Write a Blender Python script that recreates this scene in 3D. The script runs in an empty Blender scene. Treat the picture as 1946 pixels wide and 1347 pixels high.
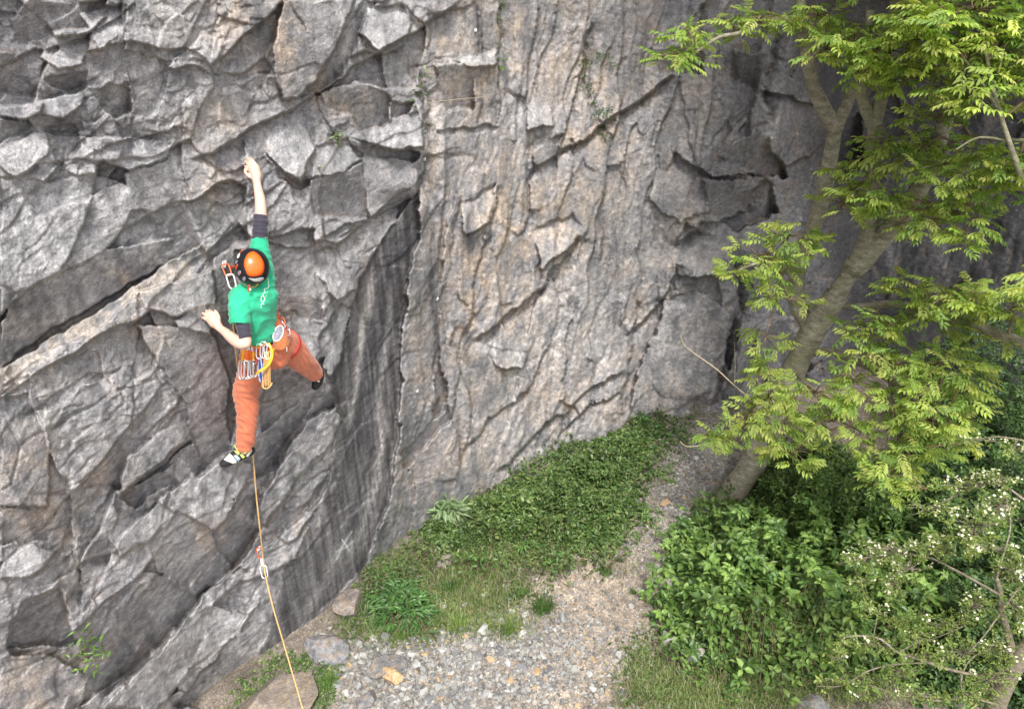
import bpy, bmesh, math, random
import numpy as np
from mathutils import Vector, Matrix

C = bpy.context.scene
COL = C.collection
random.seed(7)
RNG = np.random.default_rng(11)

# ------------------------------------------------------------------ camera
CAM_H = 6.3            # the drone hovers a little above the climber
PITCH = math.radians(30.0)
FOC = 1500.0           # focal length in pixels of the 1946 px wide photograph
CX, CY = 973.0, 673.5
cam_d = bpy.data.cameras.new('camera')
cam = bpy.data.objects.new('camera', cam_d)
COL.objects.link(cam)
cam.location = (0, 0, CAM_H)
cam.rotation_euler = (math.pi / 2 - PITCH, 0, 0)
cam_d.sensor_width = 36.0
cam_d.lens = 36.0 * FOC / 1946.0
cam_d.clip_start = 0.05
cam_d.clip_end = 2000
C.camera = cam

# ------------------------------------------------------------------ daylight, high thin cloud
SUN_EL, SUN_AZ = math.radians(58), math.radians(172)     # azimuth clockwise from +Y: behind the camera
w = bpy.data.worlds.new('World')
C.world = w
w.use_nodes = True
nt = w.node_tree
nt.nodes.clear()
sky = nt.nodes.new('ShaderNodeTexSky')
sky.sky_type = 'NISHITA'
sky.sun_disc = False
sky.sun_elevation = SUN_EL
sky.sun_rotation = SUN_AZ
sky.dust_density = 4.0
sky.air_density = 1.0
hs = nt.nodes.new('ShaderNodeHueSaturation')
hs.inputs['Saturation'].default_value = 0.22             # thin overcast: greyer than a clear sky
hs.inputs['Value'].default_value = 1.0
bg = nt.nodes.new('ShaderNodeBackground')
bg.inputs['Strength'].default_value = 0.112
wo = nt.nodes.new('ShaderNodeOutputWorld')
nt.links.new(sky.outputs[0], hs.inputs['Color'])
nt.links.new(hs.outputs[0], bg.inputs['Color'])
nt.links.new(bg.outputs[0], wo.inputs['Surface'])
sd = bpy.data.lights.new('sun', 'SUN')
sd.energy = 1.5
sd.angle = math.radians(10)
sd.color = (1.0, 0.965, 0.91)
so = bpy.data.objects.new('sun', sd)
COL.objects.link(so)
sdir = Vector((math.sin(SUN_AZ) * math.cos(SUN_EL), math.cos(SUN_AZ) * math.cos(SUN_EL), math.sin(SUN_EL)))
so.rotation_euler = sdir.to_track_quat('Z', 'Y').to_euler()
so.location = sdir * 30
C.view_settings.view_transform = 'Standard'
C.view_settings.look = 'None'
C.view_settings.gamma = 1.0
C.view_settings.exposure = 1.40
C.view_settings.use_curve_mapping = False

SP, CP = math.sin(PITCH), math.cos(PITCH)


def W(u, v, d):
    """world point that the photograph shows at pixel (u, v), d metres in front of the drone"""
    dx, dy = (u - CX) / FOC, (v - CY) / FOC
    return np.array([dx * d, (CP - dy * SP) * d, CAM_H - (SP + dy * CP) * d])


def G(u, v, z=0.0):
    """point of height z seen at pixel (u, v)"""
    dy = (v - CY) / FOC
    return W(u, v, (CAM_H - z) / (SP + dy * CP))


def PX(p):
    """pixel and distance of a world point"""
    x, y, z = p[0], p[1], p[2] - CAM_H
    d = y * CP - z * SP
    yy = y * SP + z * CP
    return CX + FOC * x / d, CY - FOC * yy / d, d


# ------------------------------------------------------------------ noise
_r = np.random.default_rng(5)
_PERM = _r.integers(0, 1 << 30, size=(256, 256))


def _tab(seed, k=0):
    r = np.random.default_rng(seed * 131 + k)
    return r.random((256, 256))


def perlin(x, y, seed=0):
    ang = _tab(seed) * 2 * np.pi
    gx, gy = np.cos(ang), np.sin(ang)
    xi, yi = np.floor(x).astype(np.int64), np.floor(y).astype(np.int64)
    fx, fy = x - xi, y - yi
    ux = fx * fx * fx * (fx * (fx * 6 - 15) + 10)
    uy = fy * fy * fy * (fy * (fy * 6 - 15) + 10)

    def d(i, j):
        a, b = (xi + i) & 255, (yi + j) & 255
        return gx[a, b] * (fx - i) + gy[a, b] * (fy - j)
    n0 = d(0, 0) * (1 - ux) + d(1, 0) * ux
    n1 = d(0, 1) * (1 - ux) + d(1, 1) * ux
    return (n0 * (1 - uy) + n1 * uy) * 1.5


def fbm(x, y, octaves=4, seed=0, gain=0.5):
    s, a = 0, 1.0
    for o in range(octaves):
        s = s + a * perlin(x * 2 ** o + 17.3 * o, y * 2 ** o - 9.1 * o, seed + o)
        a *= gain
    return s


def ridged(x, y, octaves=4, seed=0, gain=0.5):
    s, a = 0, 1.0
    for o in range(octaves):
        s = s + a * (1 - 2 * np.abs(perlin(x * 2 ** o + 3.7 * o, y * 2 ** o + 8.9 * o, seed + o)))
        a *= gain
    return s


def facets(x, y, seed, bias=(0, 0), tilt=1.0, step=1.0):
    """broken rock: every cell is a tilted plane with its own level; also returns distance to the joints"""
    jx, jy = _tab(seed, 1), _tab(seed, 2)
    lv, tx, ty = _tab(seed, 3) * 2 - 1, _tab(seed, 4) * 2 - 1, _tab(seed, 5) * 2 - 1
    xi, yi = np.floor(x).astype(np.int64), np.floor(y).astype(np.int64)
    f1 = np.full(x.shape, 9.0)
    f2 = np.full(x.shape, 9.0)
    h = np.zeros(x.shape)
    for i in (-1, 0, 1):
        for j in (-1, 0, 1):
            a, b = (xi + i) & 255, (yi + j) & 255
            dx = x - (xi + i + 0.1 + 0.8 * jx[a, b])
            dy = y - (yi + j + 0.1 + 0.8 * jy[a, b])
            dd = np.abs(dx) * 0.45 + np.sqrt(dx * dx + dy * dy) * 0.75 + np.abs(dy) * 0.1
            hh = step * lv[a, b] + (tx[a, b] * tilt + bias[0]) * dx + (ty[a, b] * tilt + bias[1]) * dy
            near = dd < f1
            f2 = np.where(near, f1, np.minimum(f2, dd))
            h = np.where(near, hh, h)
            f1 = np.where(near, dd, f1)
    return h, f2 - f1


def smooth(x, a, b):
    t = np.clip((x - a) / (b - a), 0, 1)
    return t * t * (3 - 2 * t)


def in_poly(u, v, poly):
    c = np.zeros(u.shape, bool)
    n = len(poly)
    for i in range(n):
        x1, y1 = poly[i]
        x2, y2 = poly[(i + 1) % n]
        if y1 == y2:
            continue
        c ^= ((y1 > v) != (y2 > v)) & (u < (x2 - x1) * (v - y1) / (y2 - y1) + x1)
    return c


def line_dist(u, v, pts):
    """signed distance to a polyline (positive on its right-hand/lower side for a line drawn left to right), plus 0..1 position"""
    best = np.full(u.shape, 1e9)
    sg = np.zeros(u.shape)
    pos = np.zeros(u.shape)
    n = len(pts) - 1
    for i in range(n):
        (x1, y1), (x2, y2) = pts[i], pts[i + 1]
        dx, dy = x2 - x1, y2 - y1
        L = dx * dx + dy * dy
        t = np.clip(((u - x1) * dx + (v - y1) * dy) / L, 0, 1)
        ex, ey = u - (x1 + t * dx), v - (y1 + t * dy)
        d = np.hypot(ex, ey)
        s = np.where(dx * (v - y1) - dy * (u - x1) >= 0, 1.0, -1.0)
        m = d < best
        best = np.where(m, d, best)
        sg = np.where(m, s, sg)
        pos = np.where(m, (i + t) / n, pos)
    return best, sg, pos


# ------------------------------------------------------------------ mesh helpers
def tag(o, label=None, cat=None, group=None, kind=None):
    if label: o['label'] = label
    if cat: o['category'] = cat
    if group: o['group'] = group
    if kind: o['kind'] = kind
    return o


def link(o, parent=None):
    COL.objects.link(o)
    if parent is not None:
        o.parent = parent
    return o


def empty(name, loc=(0, 0, 0)):
    o = bpy.data.objects.new(name, None)
    o.location = Vector([float(a) for a in loc])
    o.empty_display_size = 0.1
    return link(o)


def np_mesh(name, verts, faces, cols=None, smoothf=False):
    """verts (N,3), faces (M,k) int -> mesh (fast)"""
    verts = np.ascontiguousarray(verts, np.float32)
    faces = np.ascontiguousarray(faces, np.int32)
    me = bpy.data.meshes.new(name)
    k = faces.shape[1]
    me.vertices.add(len(verts))
    me.vertices.foreach_set('co', verts.ravel())
    me.loops.add(faces.size)
    me.loops.foreach_set('vertex_index', faces.ravel())
    me.polygons.add(len(faces))
    me.polygons.foreach_set('loop_start', np.arange(0, faces.size, k, dtype=np.int32))
    me.polygons.foreach_set('use_smooth', np.full(len(faces), smoothf, bool))
    me.update(calc_edges=True)
    if cols is not None:
        a = me.color_attributes.new('Col', 'FLOAT_COLOR', 'POINT')
        c4 = np.ones((len(verts), 4), np.float32)
        c4[:, :cols.shape[1]] = cols
        a.data.foreach_set('color', c4.ravel())
    return me


def mesh_obj(name, me, mat=None, parent=None):
    if mat is not None:
        me.materials.append(mat)
    o = bpy.data.objects.new(name, me)
    link(o, parent)
    if parent is not None:
        # child geometry is given in world coordinates
        o.matrix_parent_inverse = Matrix.Translation(-parent.location)
    return o


def instances(tv, tf, mats, locs):
    """copies of a template joined in one array: tv (n,3), tf (m,k), mats (N,3,3), locs (N,3)"""
    n = len(tv)
    V = np.einsum('kij,nj->kni', mats, tv) + locs[:, None, :]
    F = tf[None, :, :] + (np.arange(len(locs)) * n)[:, None, None]
    return V.reshape(-1, 3), F.reshape(-1, tf.shape[1])


def rot_mats(yaw, pitch, roll, scale):
    """rotation about z (yaw) after x (pitch) after y (roll), arrays -> (N,3,3)"""
    cy, sy = np.cos(yaw), np.sin(yaw)
    cp, sp = np.cos(pitch), np.sin(pitch)
    cr, sr = np.cos(roll), np.sin(roll)
    z, o = np.zeros_like(yaw), np.ones_like(yaw)
    Rz = np.stack([np.stack([cy, -sy, z], -1), np.stack([sy, cy, z], -1), np.stack([z, z, o], -1)], -2)
    Rx = np.stack([np.stack([o, z, z], -1), np.stack([z, cp, -sp], -1), np.stack([z, sp, cp], -1)], -2)
    Ry = np.stack([np.stack([cr, z, sr], -1), np.stack([z, o, z], -1), np.stack([-sr, z, cr], -1)], -2)
    return (Rz @ Rx @ Ry) * np.asarray(scale)[:, None, None]


def tube_arrays(pts, radii, seg=8, squash=None, cap=True):
    """lofted tube through pts -> verts, quad faces"""
    P = np.array(pts, float)
    n = len(P)
    T = np.gradient(P, axis=0)
    T /= np.linalg.norm(T, axis=1)[:, None] + 1e-12
    ref = np.array([0.0, 0, 1]) if abs(T[0][2]) < 0.9 else np.array([1.0, 0, 0])
    N = []
    a = np.cross(T[0], ref); a /= np.linalg.norm(a)
    for i in range(n):
        a = a - T[i] * np.dot(a, T[i]); a /= np.linalg.norm(a) + 1e-12
        N.append(a.copy())
    N = np.array(N)
    B = np.cross(T, N)
    th = np.linspace(0, 2 * np.pi, seg, endpoint=False)
    r = np.broadcast_to(np.array(radii, float), (n,))
    V = P[:, None, :] + r[:, None, None] * (np.cos(th)[None, :, None] * N[:, None, :] + np.sin(th)[None, :, None] * B[:, None, :])
    V = V.reshape(-1, 3)
    F = []
    for i in range(n - 1):
        for j in range(seg):
            k = (j + 1) % seg
            F.append((i * seg + j, i * seg + k, (i + 1) * seg + k, (i + 1) * seg + j))
    if cap:
        c0, c1 = len(V), len(V) + 1
        V = np.vstack([V, P[0], P[-1]])
        for j in range(0, seg):
            k = (j + 1) % seg
            F.append((c0, k, j, c0)) if False else None
        for j in range(0, seg, 2):
            F.append((c0, (j + 2) % seg, j + 1, j))
            F.append((c1, (n - 1) * seg + j, (n - 1) * seg + j + 1, (n - 1) * seg + (j + 2) % seg))
    return V, np.array(F, int)


def spline(pts, n):
    """Catmull-Rom through the points (any dimension)"""
    P = np.array(pts, float)
    if len(P) == 2:
        t = np.linspace(0, 1, n)[:, None]
        return P[0] * (1 - t) + P[1] * t
    E = np.vstack([2 * P[0] - P[1], P, 2 * P[-1] - P[-2]])
    out = []
    for q in np.linspace(0, len(P) - 1 - 1e-9, n):
        i = int(q); t = q - i
        a, b, c, d = E[i], E[i + 1], E[i + 2], E[i + 3]
        out.append(0.5 * ((2 * b) + (-a + c) * t + (2 * a - 5 * b + 4 * c - d) * t * t + (-a + 3 * b - 3 * c + d) * t ** 3))
    return np.array(out)


def join_arrays(parts):
    V, F, o = [], [], 0
    for v, f in parts:
        V.append(v); F.append(f + o); o += len(v)
    return np.vstack(V), np.vstack(F)


# ------------------------------------------------------------------ materials
def mat_new(name):
    m = bpy.data.materials.new(name)
    m.use_nodes = True
    nt = m.node_tree
    b = nt.nodes['Principled BSDF']
    return m, nt, b


def N(nt, t, **kw):
    n = nt.nodes.new(t)
    for k, v in kw.items():
        if k in n.inputs:
            n.inputs[k].default_value = v
        else:
            setattr(n, k, v)
    return n


def ramp(nt, fac, stops):
    r = nt.nodes.new('ShaderNodeValToRGB')
    while len(r.color_ramp.elements) < len(stops):
        r.color_ramp.elements.new(0.5)
    for e, (p, c) in zip(r.color_ramp.elements, stops):
        e.position = p
        e.color = (c[0], c[1], c[2], 1) if not isinstance(c, (int, float)) else (c, c, c, 1)
    nt.links.new(fac, r.inputs[0])
    return r.outputs[0]


def mix(nt, fac, a, b, blend='MIX'):
    m = nt.nodes.new('ShaderNodeMix')
    m.data_type = 'RGBA'
    m.blend_type = blend
    for sock, val in ((0, fac), (6, a), (7, b)):
        if hasattr(val, 'links'):
            nt.links.new(val, m.inputs[sock])
        elif sock == 0:
            m.inputs[0].default_value = val
        else:
            m.inputs[sock].default_value = (*val, 1) if len(val) == 3 else val
    return m.outputs[2]


def simple_mat(name, col, rough=0.6, metal=0.0, var=0.0, scale=30, bump=0.0, spec=0.5):
    m, nt, b = mat_new(name)
    b.inputs['Roughness'].default_value = rough
    b.inputs['Metallic'].default_value = metal
    b.inputs['Specular IOR Level'].default_value = spec
    tc = N(nt, 'ShaderNodeTexCoord')
    no = N(nt, 'ShaderNodeTexNoise', Scale=scale, Detail=4.0)
    nt.links.new(tc.outputs['Object'], no.inputs['Vector'])
    lo = tuple(c * (1 - var) for c in col)
    hi = tuple(min(1, c * (1 + var)) for c in col)
    nt.links.new(ramp(nt, no.outputs['Fac'], [(0.3, lo), (0.7, hi)]), b.inputs['Base Color'])
    if bump:
        bp = N(nt, 'ShaderNodeBump', Strength=bump, Distance=0.004)
        nt.links.new(no.outputs['Fac'], bp.inputs['Height'])
        nt.links.new(bp.outputs[0], b.inputs['Normal'])
    return m
# ================================================================== THE CLIFF
# plan of the cliff foot, seen from above: bearing from the drone (degrees) and distance (metres)
_TH = np.radians([-75, -60, -46.6, -39, -31.6, -25.0, -19.4, -15.5, -11.9, -8.7, -5.0, -2.1, 4.0, 10.5, 18.4, 19.6, 21.5, 26, 31, 38, 48, 62])
_RR = np.array([6.6, 5.3, 4.97, 5.02, 5.34, 5.66, 6.01, 6.30, 6.71, 7.00, 7.30, 7.58, 8.35, 9.20, 9.80, 10.25, 10.75, 10.95, 11.1, 11.4, 12.2, 15.0])
_LN_T = np.radians([-60, -30, -20, -12, -6, 0, 10, 20, 30, 45])
_LN_A = np.array([0.15, 0.165, 0.165, 0.15, 0.10, 0.03, -0.02, 0.02, 0.05, 0.05])


def cliff_base(u, v):
    """distance (along the camera axis) of the undisturbed cliff, its height and its run along the foot"""
    dx, dy = (u - CX) / FOC, (v - CY) / FOC
    yc, zc = CP - dy * SP, -(SP + dy * CP)
    th = np.arctan2(dx, yc)
    rho = np.hypot(dx, yc)
    r0 = np.interp(th, _TH, _RR)
    a = np.interp(th, _LN_T, _LN_A)
    h = np.full(u.shape, 3.0)
    for _ in range(12):
        hh = np.where(h < 3.6, h, 3.6 + 0.25 * (h - 3.6))
        r = np.maximum(r0 - a * hh, 2.5)
        h = 0.5 * h + 0.5 * (CAM_H + zc * r / rho)
    return r / rho, h, th


_thg = np.linspace(math.radians(-75), math.radians(62), 400)
_rg = np.interp(_thg, _TH, _RR)
_xg, _yg = _rg * np.sin(_thg), _rg * np.cos(_thg)
_sg = np.concatenate([[0], np.cumsum(np.hypot(np.diff(_xg), np.diff(_yg)))])


def run_of(th):
    return np.interp(th, _thg, _sg)


# --- broken faces read off the rock: outline, how far it tips (gu towards the left, gv towards the sky), level, colour shift
# tone words: L faces the sky, D hangs over, M in between
FACES = [
 ('M', [(239,98),(281,103),(312,131),(312,175),(293,218),(250,218),(246,156)], .02),
 ('D', [(172,168),(212,159),(246,175),(246,212),(218,226),(196,205)], .03),
 ('D', [(78,143),(172,131),(168,168),(131,175),(94,160)], .02),
 ('L', [(87,177),(166,171),(160,202),(118,225),(74,212)], -.03),
 ('D', [(72,214),(118,227),(156,203),(162,250),(103,262),(62,246)], .0),
 ('L', [(0,200),(47,193),(78,187),(72,212),(47,225),(0,218)], -.03),
 ('D', [(0,222),(48,228),(60,245),(20,258),(0,270)], .02),
 ('L', [(19,256),(78,250),(97,281),(94,300),(31,343),(0,312),(0,275)], -.04),
 ('M', [(81,240),(143,237),(156,281),(131,312),(100,296)], .03),
 ('D', [(0,97),(28,103),(44,119),(22,156),(6,187),(0,187)], .02),
 ('D', [(106,331),(131,328),(153,340),(125,362),(108,358)], .03),
 ('L', [(195,278),(250,258),(330,262),(322,295),(250,318),(200,305)], -.02),
 ('M', [(235,322),(320,300),(345,268),(355,380),(310,400),(250,402)], .0),
 ('D', [(60,0),(200,0),(172,50),(90,60),(40,90),(20,40)], .05),
 ('L', [(90,70),(140,66),(170,60),(160,120),(110,130),(70,105)], .0),
 ('L', [(150,20),(230,5),(235,60),(195,100),(175,70)], -.02),
 ('D', [(690,0),(712,0),(690,70),(655,140),(615,182),(582,182),(610,150),(655,60)], .07),
 ('M', [(540,0),(672,0),(640,94),(600,150),(560,185),(534,187),(520,103)], -.12),
 ('L', [(704,9),(765,6),(778,47),(765,87),(725,103),(690,66)], -.05),
 ('D', [(606,178),(675,152),(743,175),(743,243),(687,250),(668,218),(618,206)], .05),
 ('M', [(718,102),(768,97),(790,156),(787,193),(765,225),(746,187),(725,150)], -.02),
 ('D', [(746,190),(788,197),(770,225),(748,224)], .08),
 ('L', [(668,262),(720,248),(755,222),(790,212),(803,281),(760,290),(725,286)], -.07),
 ('D', [(672,268),(705,284),(731,290),(796,290),(790,304),(743,317),(693,302)], .07),
 ('L', [(503,237),(572,206),(603,281),(578,338),(540,326),(506,298)], -.04),
 ('D', [(506,303),(545,332),(576,343),(592,330),(604,345),(575,356),(530,338)], .06),
 ('L', [(603,277),(660,262),(688,308),(640,328),(600,332)], -.02),
 ('D', [(596,338),(690,312),(702,412),(650,420),(600,408)], .03),
 ('M', [(690,302),(800,306),(790,368),(700,393)], -.02),
 ('M', [(813,35),(905,2),(915,60),(900,105),(850,110),(820,90)], .0),
 ('D', [(830,117),(905,122),(898,205),(845,212)], .03),
 ('L', [(828,108),(880,106),(945,100),(945,128),(910,130),(870,118)], -.05),
 ('D', [(0,605),(40,545),(100,522),(200,472),(330,452),(250,522),(150,592),(60,650),(0,690)], -.05),
 ('S', [(0,700),(60,655),(150,600),(250,537),(383,466),(402,492),(380,520),(260,562),(160,640),(60,685),(0,745)], .06),
 ('L', [(0,335),(90,350),(170,330),(240,345),(255,400),(200,478),(90,528),(0,592)], -.05),
 ('M', [(262,560),(388,520),(412,512),(412,578),(330,604),(280,590)], -.10),
 ('L', [(330,608),(370,590),(410,575),(413,592),(400,640),(350,640)], -.09),
 ('D', [(260,615),(330,620),(408,640),(428,705),(438,860),(372,905),(352,765),(300,690)], -.02),
 ('D', [(410,490),(445,470),(442,600),(452,700),(448,820),(438,850),(428,700),(412,610)], .05),
 ('L', [(240,872),(300,825),(352,800),(366,832),(300,880),(235,940)], -.04),
 ('D', [(236,945),(300,890),(367,838),(384,880),(350,912),(300,932),(262,962)], .05),
 ('L', [(382,905),(430,872),(482,880),(472,905),(442,962),(412,1003),(362,1022)], -.10),
 ('L', [(585,800),(640,765),(662,772),(625,850),(565,905),(505,1000),(482,985),(520,890)], -.08),
 ('D', [(482,830),(540,790),(602,742),(580,800),(520,880),(485,905)], .06),
 ('M', [(450,470),(600,430),(612,560),(560,600),(530,590),(520,500)], .0),
 ('L', [(600,475),(640,470),(682,545),(640,575),(615,560)], -.03),
 ('D', [(540,560),(610,575),(612,610),(555,600)], .04),
 ('L', [(548,590),(612,615),(612,680),(600,690),(560,640)], -.03),
 ('D', [(130,1300),(200,1200),(330,1080),(440,975),(492,935),(500,1000),(420,1100),(300,1230),(205,1325)], .04),
 ('L', [(200,1347),(250,1285),(330,1195),(400,1152),(463,1162),(455,1200),(380,1260),(300,1347)], -.05),
 ('D', [(467,1185),(500,1110),(600,1030),(660,985),(700,950),(738,1000),(640,1130),(500,1262),(400,1347),(330,1347),(400,1262)], .02),
 ('L', [(0,1040),(60,1028),(112,1045),(60,1098),(0,1100)], -.05),
 ('D', [(15,1200),(40,1150),(110,1112),(142,1220),(20,1228)], .08),
 ('L', [(15,1250),(90,1255),(165,1290),(152,1347),(0,1347),(0,1290)], -.06),
 ('L', [(0,755),(60,745),(95,850),(90,960),(0,960)], -.02),
 ('D', [(0,960),(80,975),(100,1020),(60,1028),(0,1035)], .03),
 ('L', [(205,1020),(250,975),(300,955),(330,980),(280,1020),(230,1060)], -.03),
 ('M', [(330,975),(400,1005),(440,1090),(380,1130),(300,1090),(285,1030)], .0),
 ('D', [(760,860),(838,785),(850,760),(862,800),(792,862),(770,902)], .07),
 ('D', [(868,372),(880,372),(852,480),(836,600),(846,780),(825,800),(826,600),(850,430)], .03),
 ('L', [(880,390),(940,348),(926,430),(884,450)], -.04),
 ('M', [(884,455),(930,440),(950,520),(900,600),(872,560)], .0),
 ('L', [(1003,205),(1040,192),(1052,240),(1003,252)], -.04),
 ('M', [(1015,290),(1072,250),(1052,330),(1030,400),(1005,400)], .02),
 ('D', [(1240,90),(1330,100),(1328,138),(1252,132)], .06),
 ('D', [(1400,92),(1450,100),(1450,172),(1405,165)], -.02),
 ('M', [(1452,92),(1545,180),(1568,280),(1455,332),(1422,252)], -.06),
 ('D', [(1362,292),(1442,242),(1502,335),(1420,335)], .03),
 ('M', [(1262,570),(1320,555),(1392,592),(1385,650),(1360,690),(1345,745),(1290,775),(1215,785),(1225,700),(1240,640)], -.02),
 ('D', [(1398,585),(1420,600),(1385,705),(1372,690)], .12),
 ('L', [(1300,420),(1400,470),(1380,520),(1290,530),(1280,480)], -.05),
 ('M', [(1240,330),(1330,320),(1350,400),(1290,420),(1235,390)], -.02),
 ('D', [(1330,340),(1460,345),(1480,400),(1400,440),(1350,400)], .04),
 ('L', [(925,655),(1000,672),(990,700),(940,690)], -.05),
 ('M', [(1080,260),(1140,225),(1190,300),(1130,330)], -.02),
 ('L', [(1010,440),(1090,400),(1110,440),(1030,520)], -.02),
 ('D', [(1590,240),(1630,215),(1640,300),(1600,345),(1570,330)], .22),
 ('D', [(1655,600),(1690,560),(1780,545),(1800,590),(1700,620)], .05),
 ('D', [(1440,620),(1500,600),(1540,700),(1500,790),(1430,720)], .04),
 ('M', [(1700,150),(1790,130),(1830,230),(1720,260)], -.1),
 ('L', [(640,580),(680,585),(640,700),(615,720),(610,640)], .0),
 ('D', [(500,720),(560,690),(600,730),(520,800),(490,820)], .05),
]
# --- ledges and cracks: the rock above the line stands out, the rock under it is cut back
STEPS = [  # points left to right, depth (m), reach above, reach below (px)
 ([(355,300),(425,278),(484,249),(530,215),(600,180),(650,150),(720,95),(800,60),(880,-5)], .11, 60, 22),
 ([(604,470),(640,445),(690,415),(740,395),(790,370),(805,322)], .06, 40, 16),
 ([(895,657),(960,600),(1030,540),(1082,480),(1095,445)], .09, 40, 18),
 ([(1000,330),(1070,285),(1160,227),(1200,200),(1292,132)], .07, 50, 14),
 ([(820,250),(870,245),(930,230),(950,240)], .03, 30, 12),
 ([(1190,640),(1240,590),(1270,560),(1295,505)], .06, 35, 14),
 ([(1280,470),(1330,420),(1420,400),(1450,330)], .06, 40, 18),
 ([(236,942),(300,886),(366,836)], .06, 40, 14),
 ([(40,790),(150,720),(240,700)], .03, 30, 12),
 ([(480,905),(520,890),(600,820),(640,770)], -.05, 10, 30),
 ([(0,130),(60,95),(160,70),(200,30)], .05, 30, 14),
 ([(180,60),(230,30),(262,0)], .04, 30, 12),
 ([(620,930),(700,800),(760,640)], .02, 30, 20),
 ([(940,900),(1010,830),(1100,760),(1190,700)], .05, 40, 16),
 ([(1060,830),(1130,770),(1180,745)], .04, 30, 14),
 ([(1450,170),(1500,180),(1560,210)], .06, 30, 14),
 ([(1280,290),(1350,335),(1450,330)], .05, 40, 16),
 ([(880,860),(930,790),(1000,740),(1050,650)], .035, 30, 14),
]
# --- upright joints: rock on the left of the line stands out, cut back to the right (or the other way with a minus)
JOINTS = [
 ([(802,350),(786,480),(768,600),(757,800),(742,960),(700,1060)], -.26, 70, 30),
 ([(765,390),(705,500),(658,620),(632,740)], .10, 50, 45),
 ([(1122,40),(1105,130),(1088,200),(1062,300)], .07, 40, 14),
 ([(945,350),(930,450),(905,525),(890,640)], .05, 40, 12),
 ([(1010,290),(1002,420),(985,450)], .05, 30, 10),
 ([(1080,560),(1076,640),(1070,760),(1060,900)], .04, 30, 10),
 ([(1210,560),(1205,640),(1190,720),(1175,800)], .06, 36, 16),
 ([(1270,560),(1240,640),(1215,700),(1195,790)], -.05, 20, 30),
 ([(245,0),(238,100),(250,220)], -.04, 20, 30),
 ([(350,180),(350,300),(362,400)], -.03, 20, 20),
 ([(470,260),(466,330),(470,470)], -.05, 14, 16),
 ([(60,740),(90,850),(130,920),(140,1000),(152,1200)], -.05, 16, 24),
 ([(263,540),(262,640),(255,760),(245,850)], .03, 24, 14),
 ([(800,130),(800,230),(815,300)], .05, 26, 12),
 ([(945,0),(948,120),(950,200)], .05, 30, 12),
 ([(1395,480),(1400,590),(1372,700),(1350,780)], .12, 60, 20),
 ([(660,1000),(700,900),(730,800)], .03, 30, 14),
 ([(860,620),(870,700),(862,800),(880,900)], .04, 30, 12),
 ([(1470,60),(1455,170),(1460,240)], .05, 30, 14),
 ([(1335,0),(1325,60),(1330,100)], .05, 30, 10),
]
# --- colours: tan stain, black wash streaks, pale dust; DARK also puts shade into the colour of overhanging faces
TAN = [(430,40,120,60,.5),(420,240,60,50,.6),(530,60,40,90,.55),(640,190,60,40,.5),(850,90,50,60,.6),(900,130,60,120,.55),(960,90,60,60,.6),
       (960,420,60,120,.75),(900,560,50,160,.7),(1060,420,80,100,.6),(1130,260,60,50,.6),(1000,600,90,90,.55),(1050,760,90,80,.55),(970,860,80,60,.5),
       (1110,160,60,120,.45),(400,330,40,50,.6),(170,615,150,22,.9),(290,525,80,18,.85),(20,715,60,30,.9),(60,900,70,120,.5),(80,1300,90,60,.6),(360,1250,120,60,.45),
       (700,560,30,90,.5),(680,740,26,110,.55),(560,580,50,26,.4),(1250,480,60,60,.35),(1460,330,60,60,.4),(400,1010,30,30,.7),(150,1080,30,60,.6),
       (600,1010,60,50,.35),(1330,640,50,60,.3),(1520,260,60,60,.35),(140,1010,30,90,.5),(820,340,30,120,.4),(300,620,40,90,.25),(200,900,60,60,.3)]
PALE = [(420,250,60,50,.25),(100,500,110,50,.4),(320,60,90,60,.35),(560,900,50,70,.35),(640,790,30,30,.4),(330,150,60,80,.35),(420,480,40,50,.3),(200,1290,50,40,.4),(440,1180,30,40,.6),(540,900,40,60,.3),(120,400,150,90,.55),(60,300,60,50,.5),(260,290,80,30,.6),(280,60,60,60,.45),(90,60,60,30,.3),(180,200,60,20,.4),(240,450,90,40,.45),
        (340,500,70,40,.5),(120,600,90,30,.55),(40,700,50,40,.6),(390,590,30,14,.9),(370,940,60,60,.4),(400,1185,80,50,1.0),(330,1270,90,50,.5),
        (730,260,60,24,.5),(690,40,50,30,.4),(560,260,50,40,.35),(900,110,60,14,.6),(950,660,40,20,.7),(610,560,40,60,.35),(640,640,26,90,.4),
        (1230,420,40,80,.35),(1080,620,80,70,.4),(1000,860,60,50,.4),(700,1000,30,120,.45),(60,800,70,40,.3),(150,1080,24,50,.5),(30,1060,50,24,.3),
        (250,1000,60,30,.35),(600,790,50,60,.3),(1120,840,70,40,.35),(1290,640,60,70,.25),(560,690,30,20,.35),(130,860,20,90,.5),(1000,220,50,40,.35)]
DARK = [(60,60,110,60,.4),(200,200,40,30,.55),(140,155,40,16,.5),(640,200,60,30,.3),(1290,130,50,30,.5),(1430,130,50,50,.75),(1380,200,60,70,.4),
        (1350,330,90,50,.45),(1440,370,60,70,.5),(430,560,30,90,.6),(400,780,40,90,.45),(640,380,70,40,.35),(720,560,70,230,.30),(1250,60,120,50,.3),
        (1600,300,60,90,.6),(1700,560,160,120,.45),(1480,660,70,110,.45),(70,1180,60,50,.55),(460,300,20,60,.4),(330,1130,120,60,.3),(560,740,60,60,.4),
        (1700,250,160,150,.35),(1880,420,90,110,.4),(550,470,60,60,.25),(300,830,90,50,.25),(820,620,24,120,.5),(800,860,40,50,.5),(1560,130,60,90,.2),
        (1700,700,160,120,.45),(1880,500,120,160,.35)]
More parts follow.
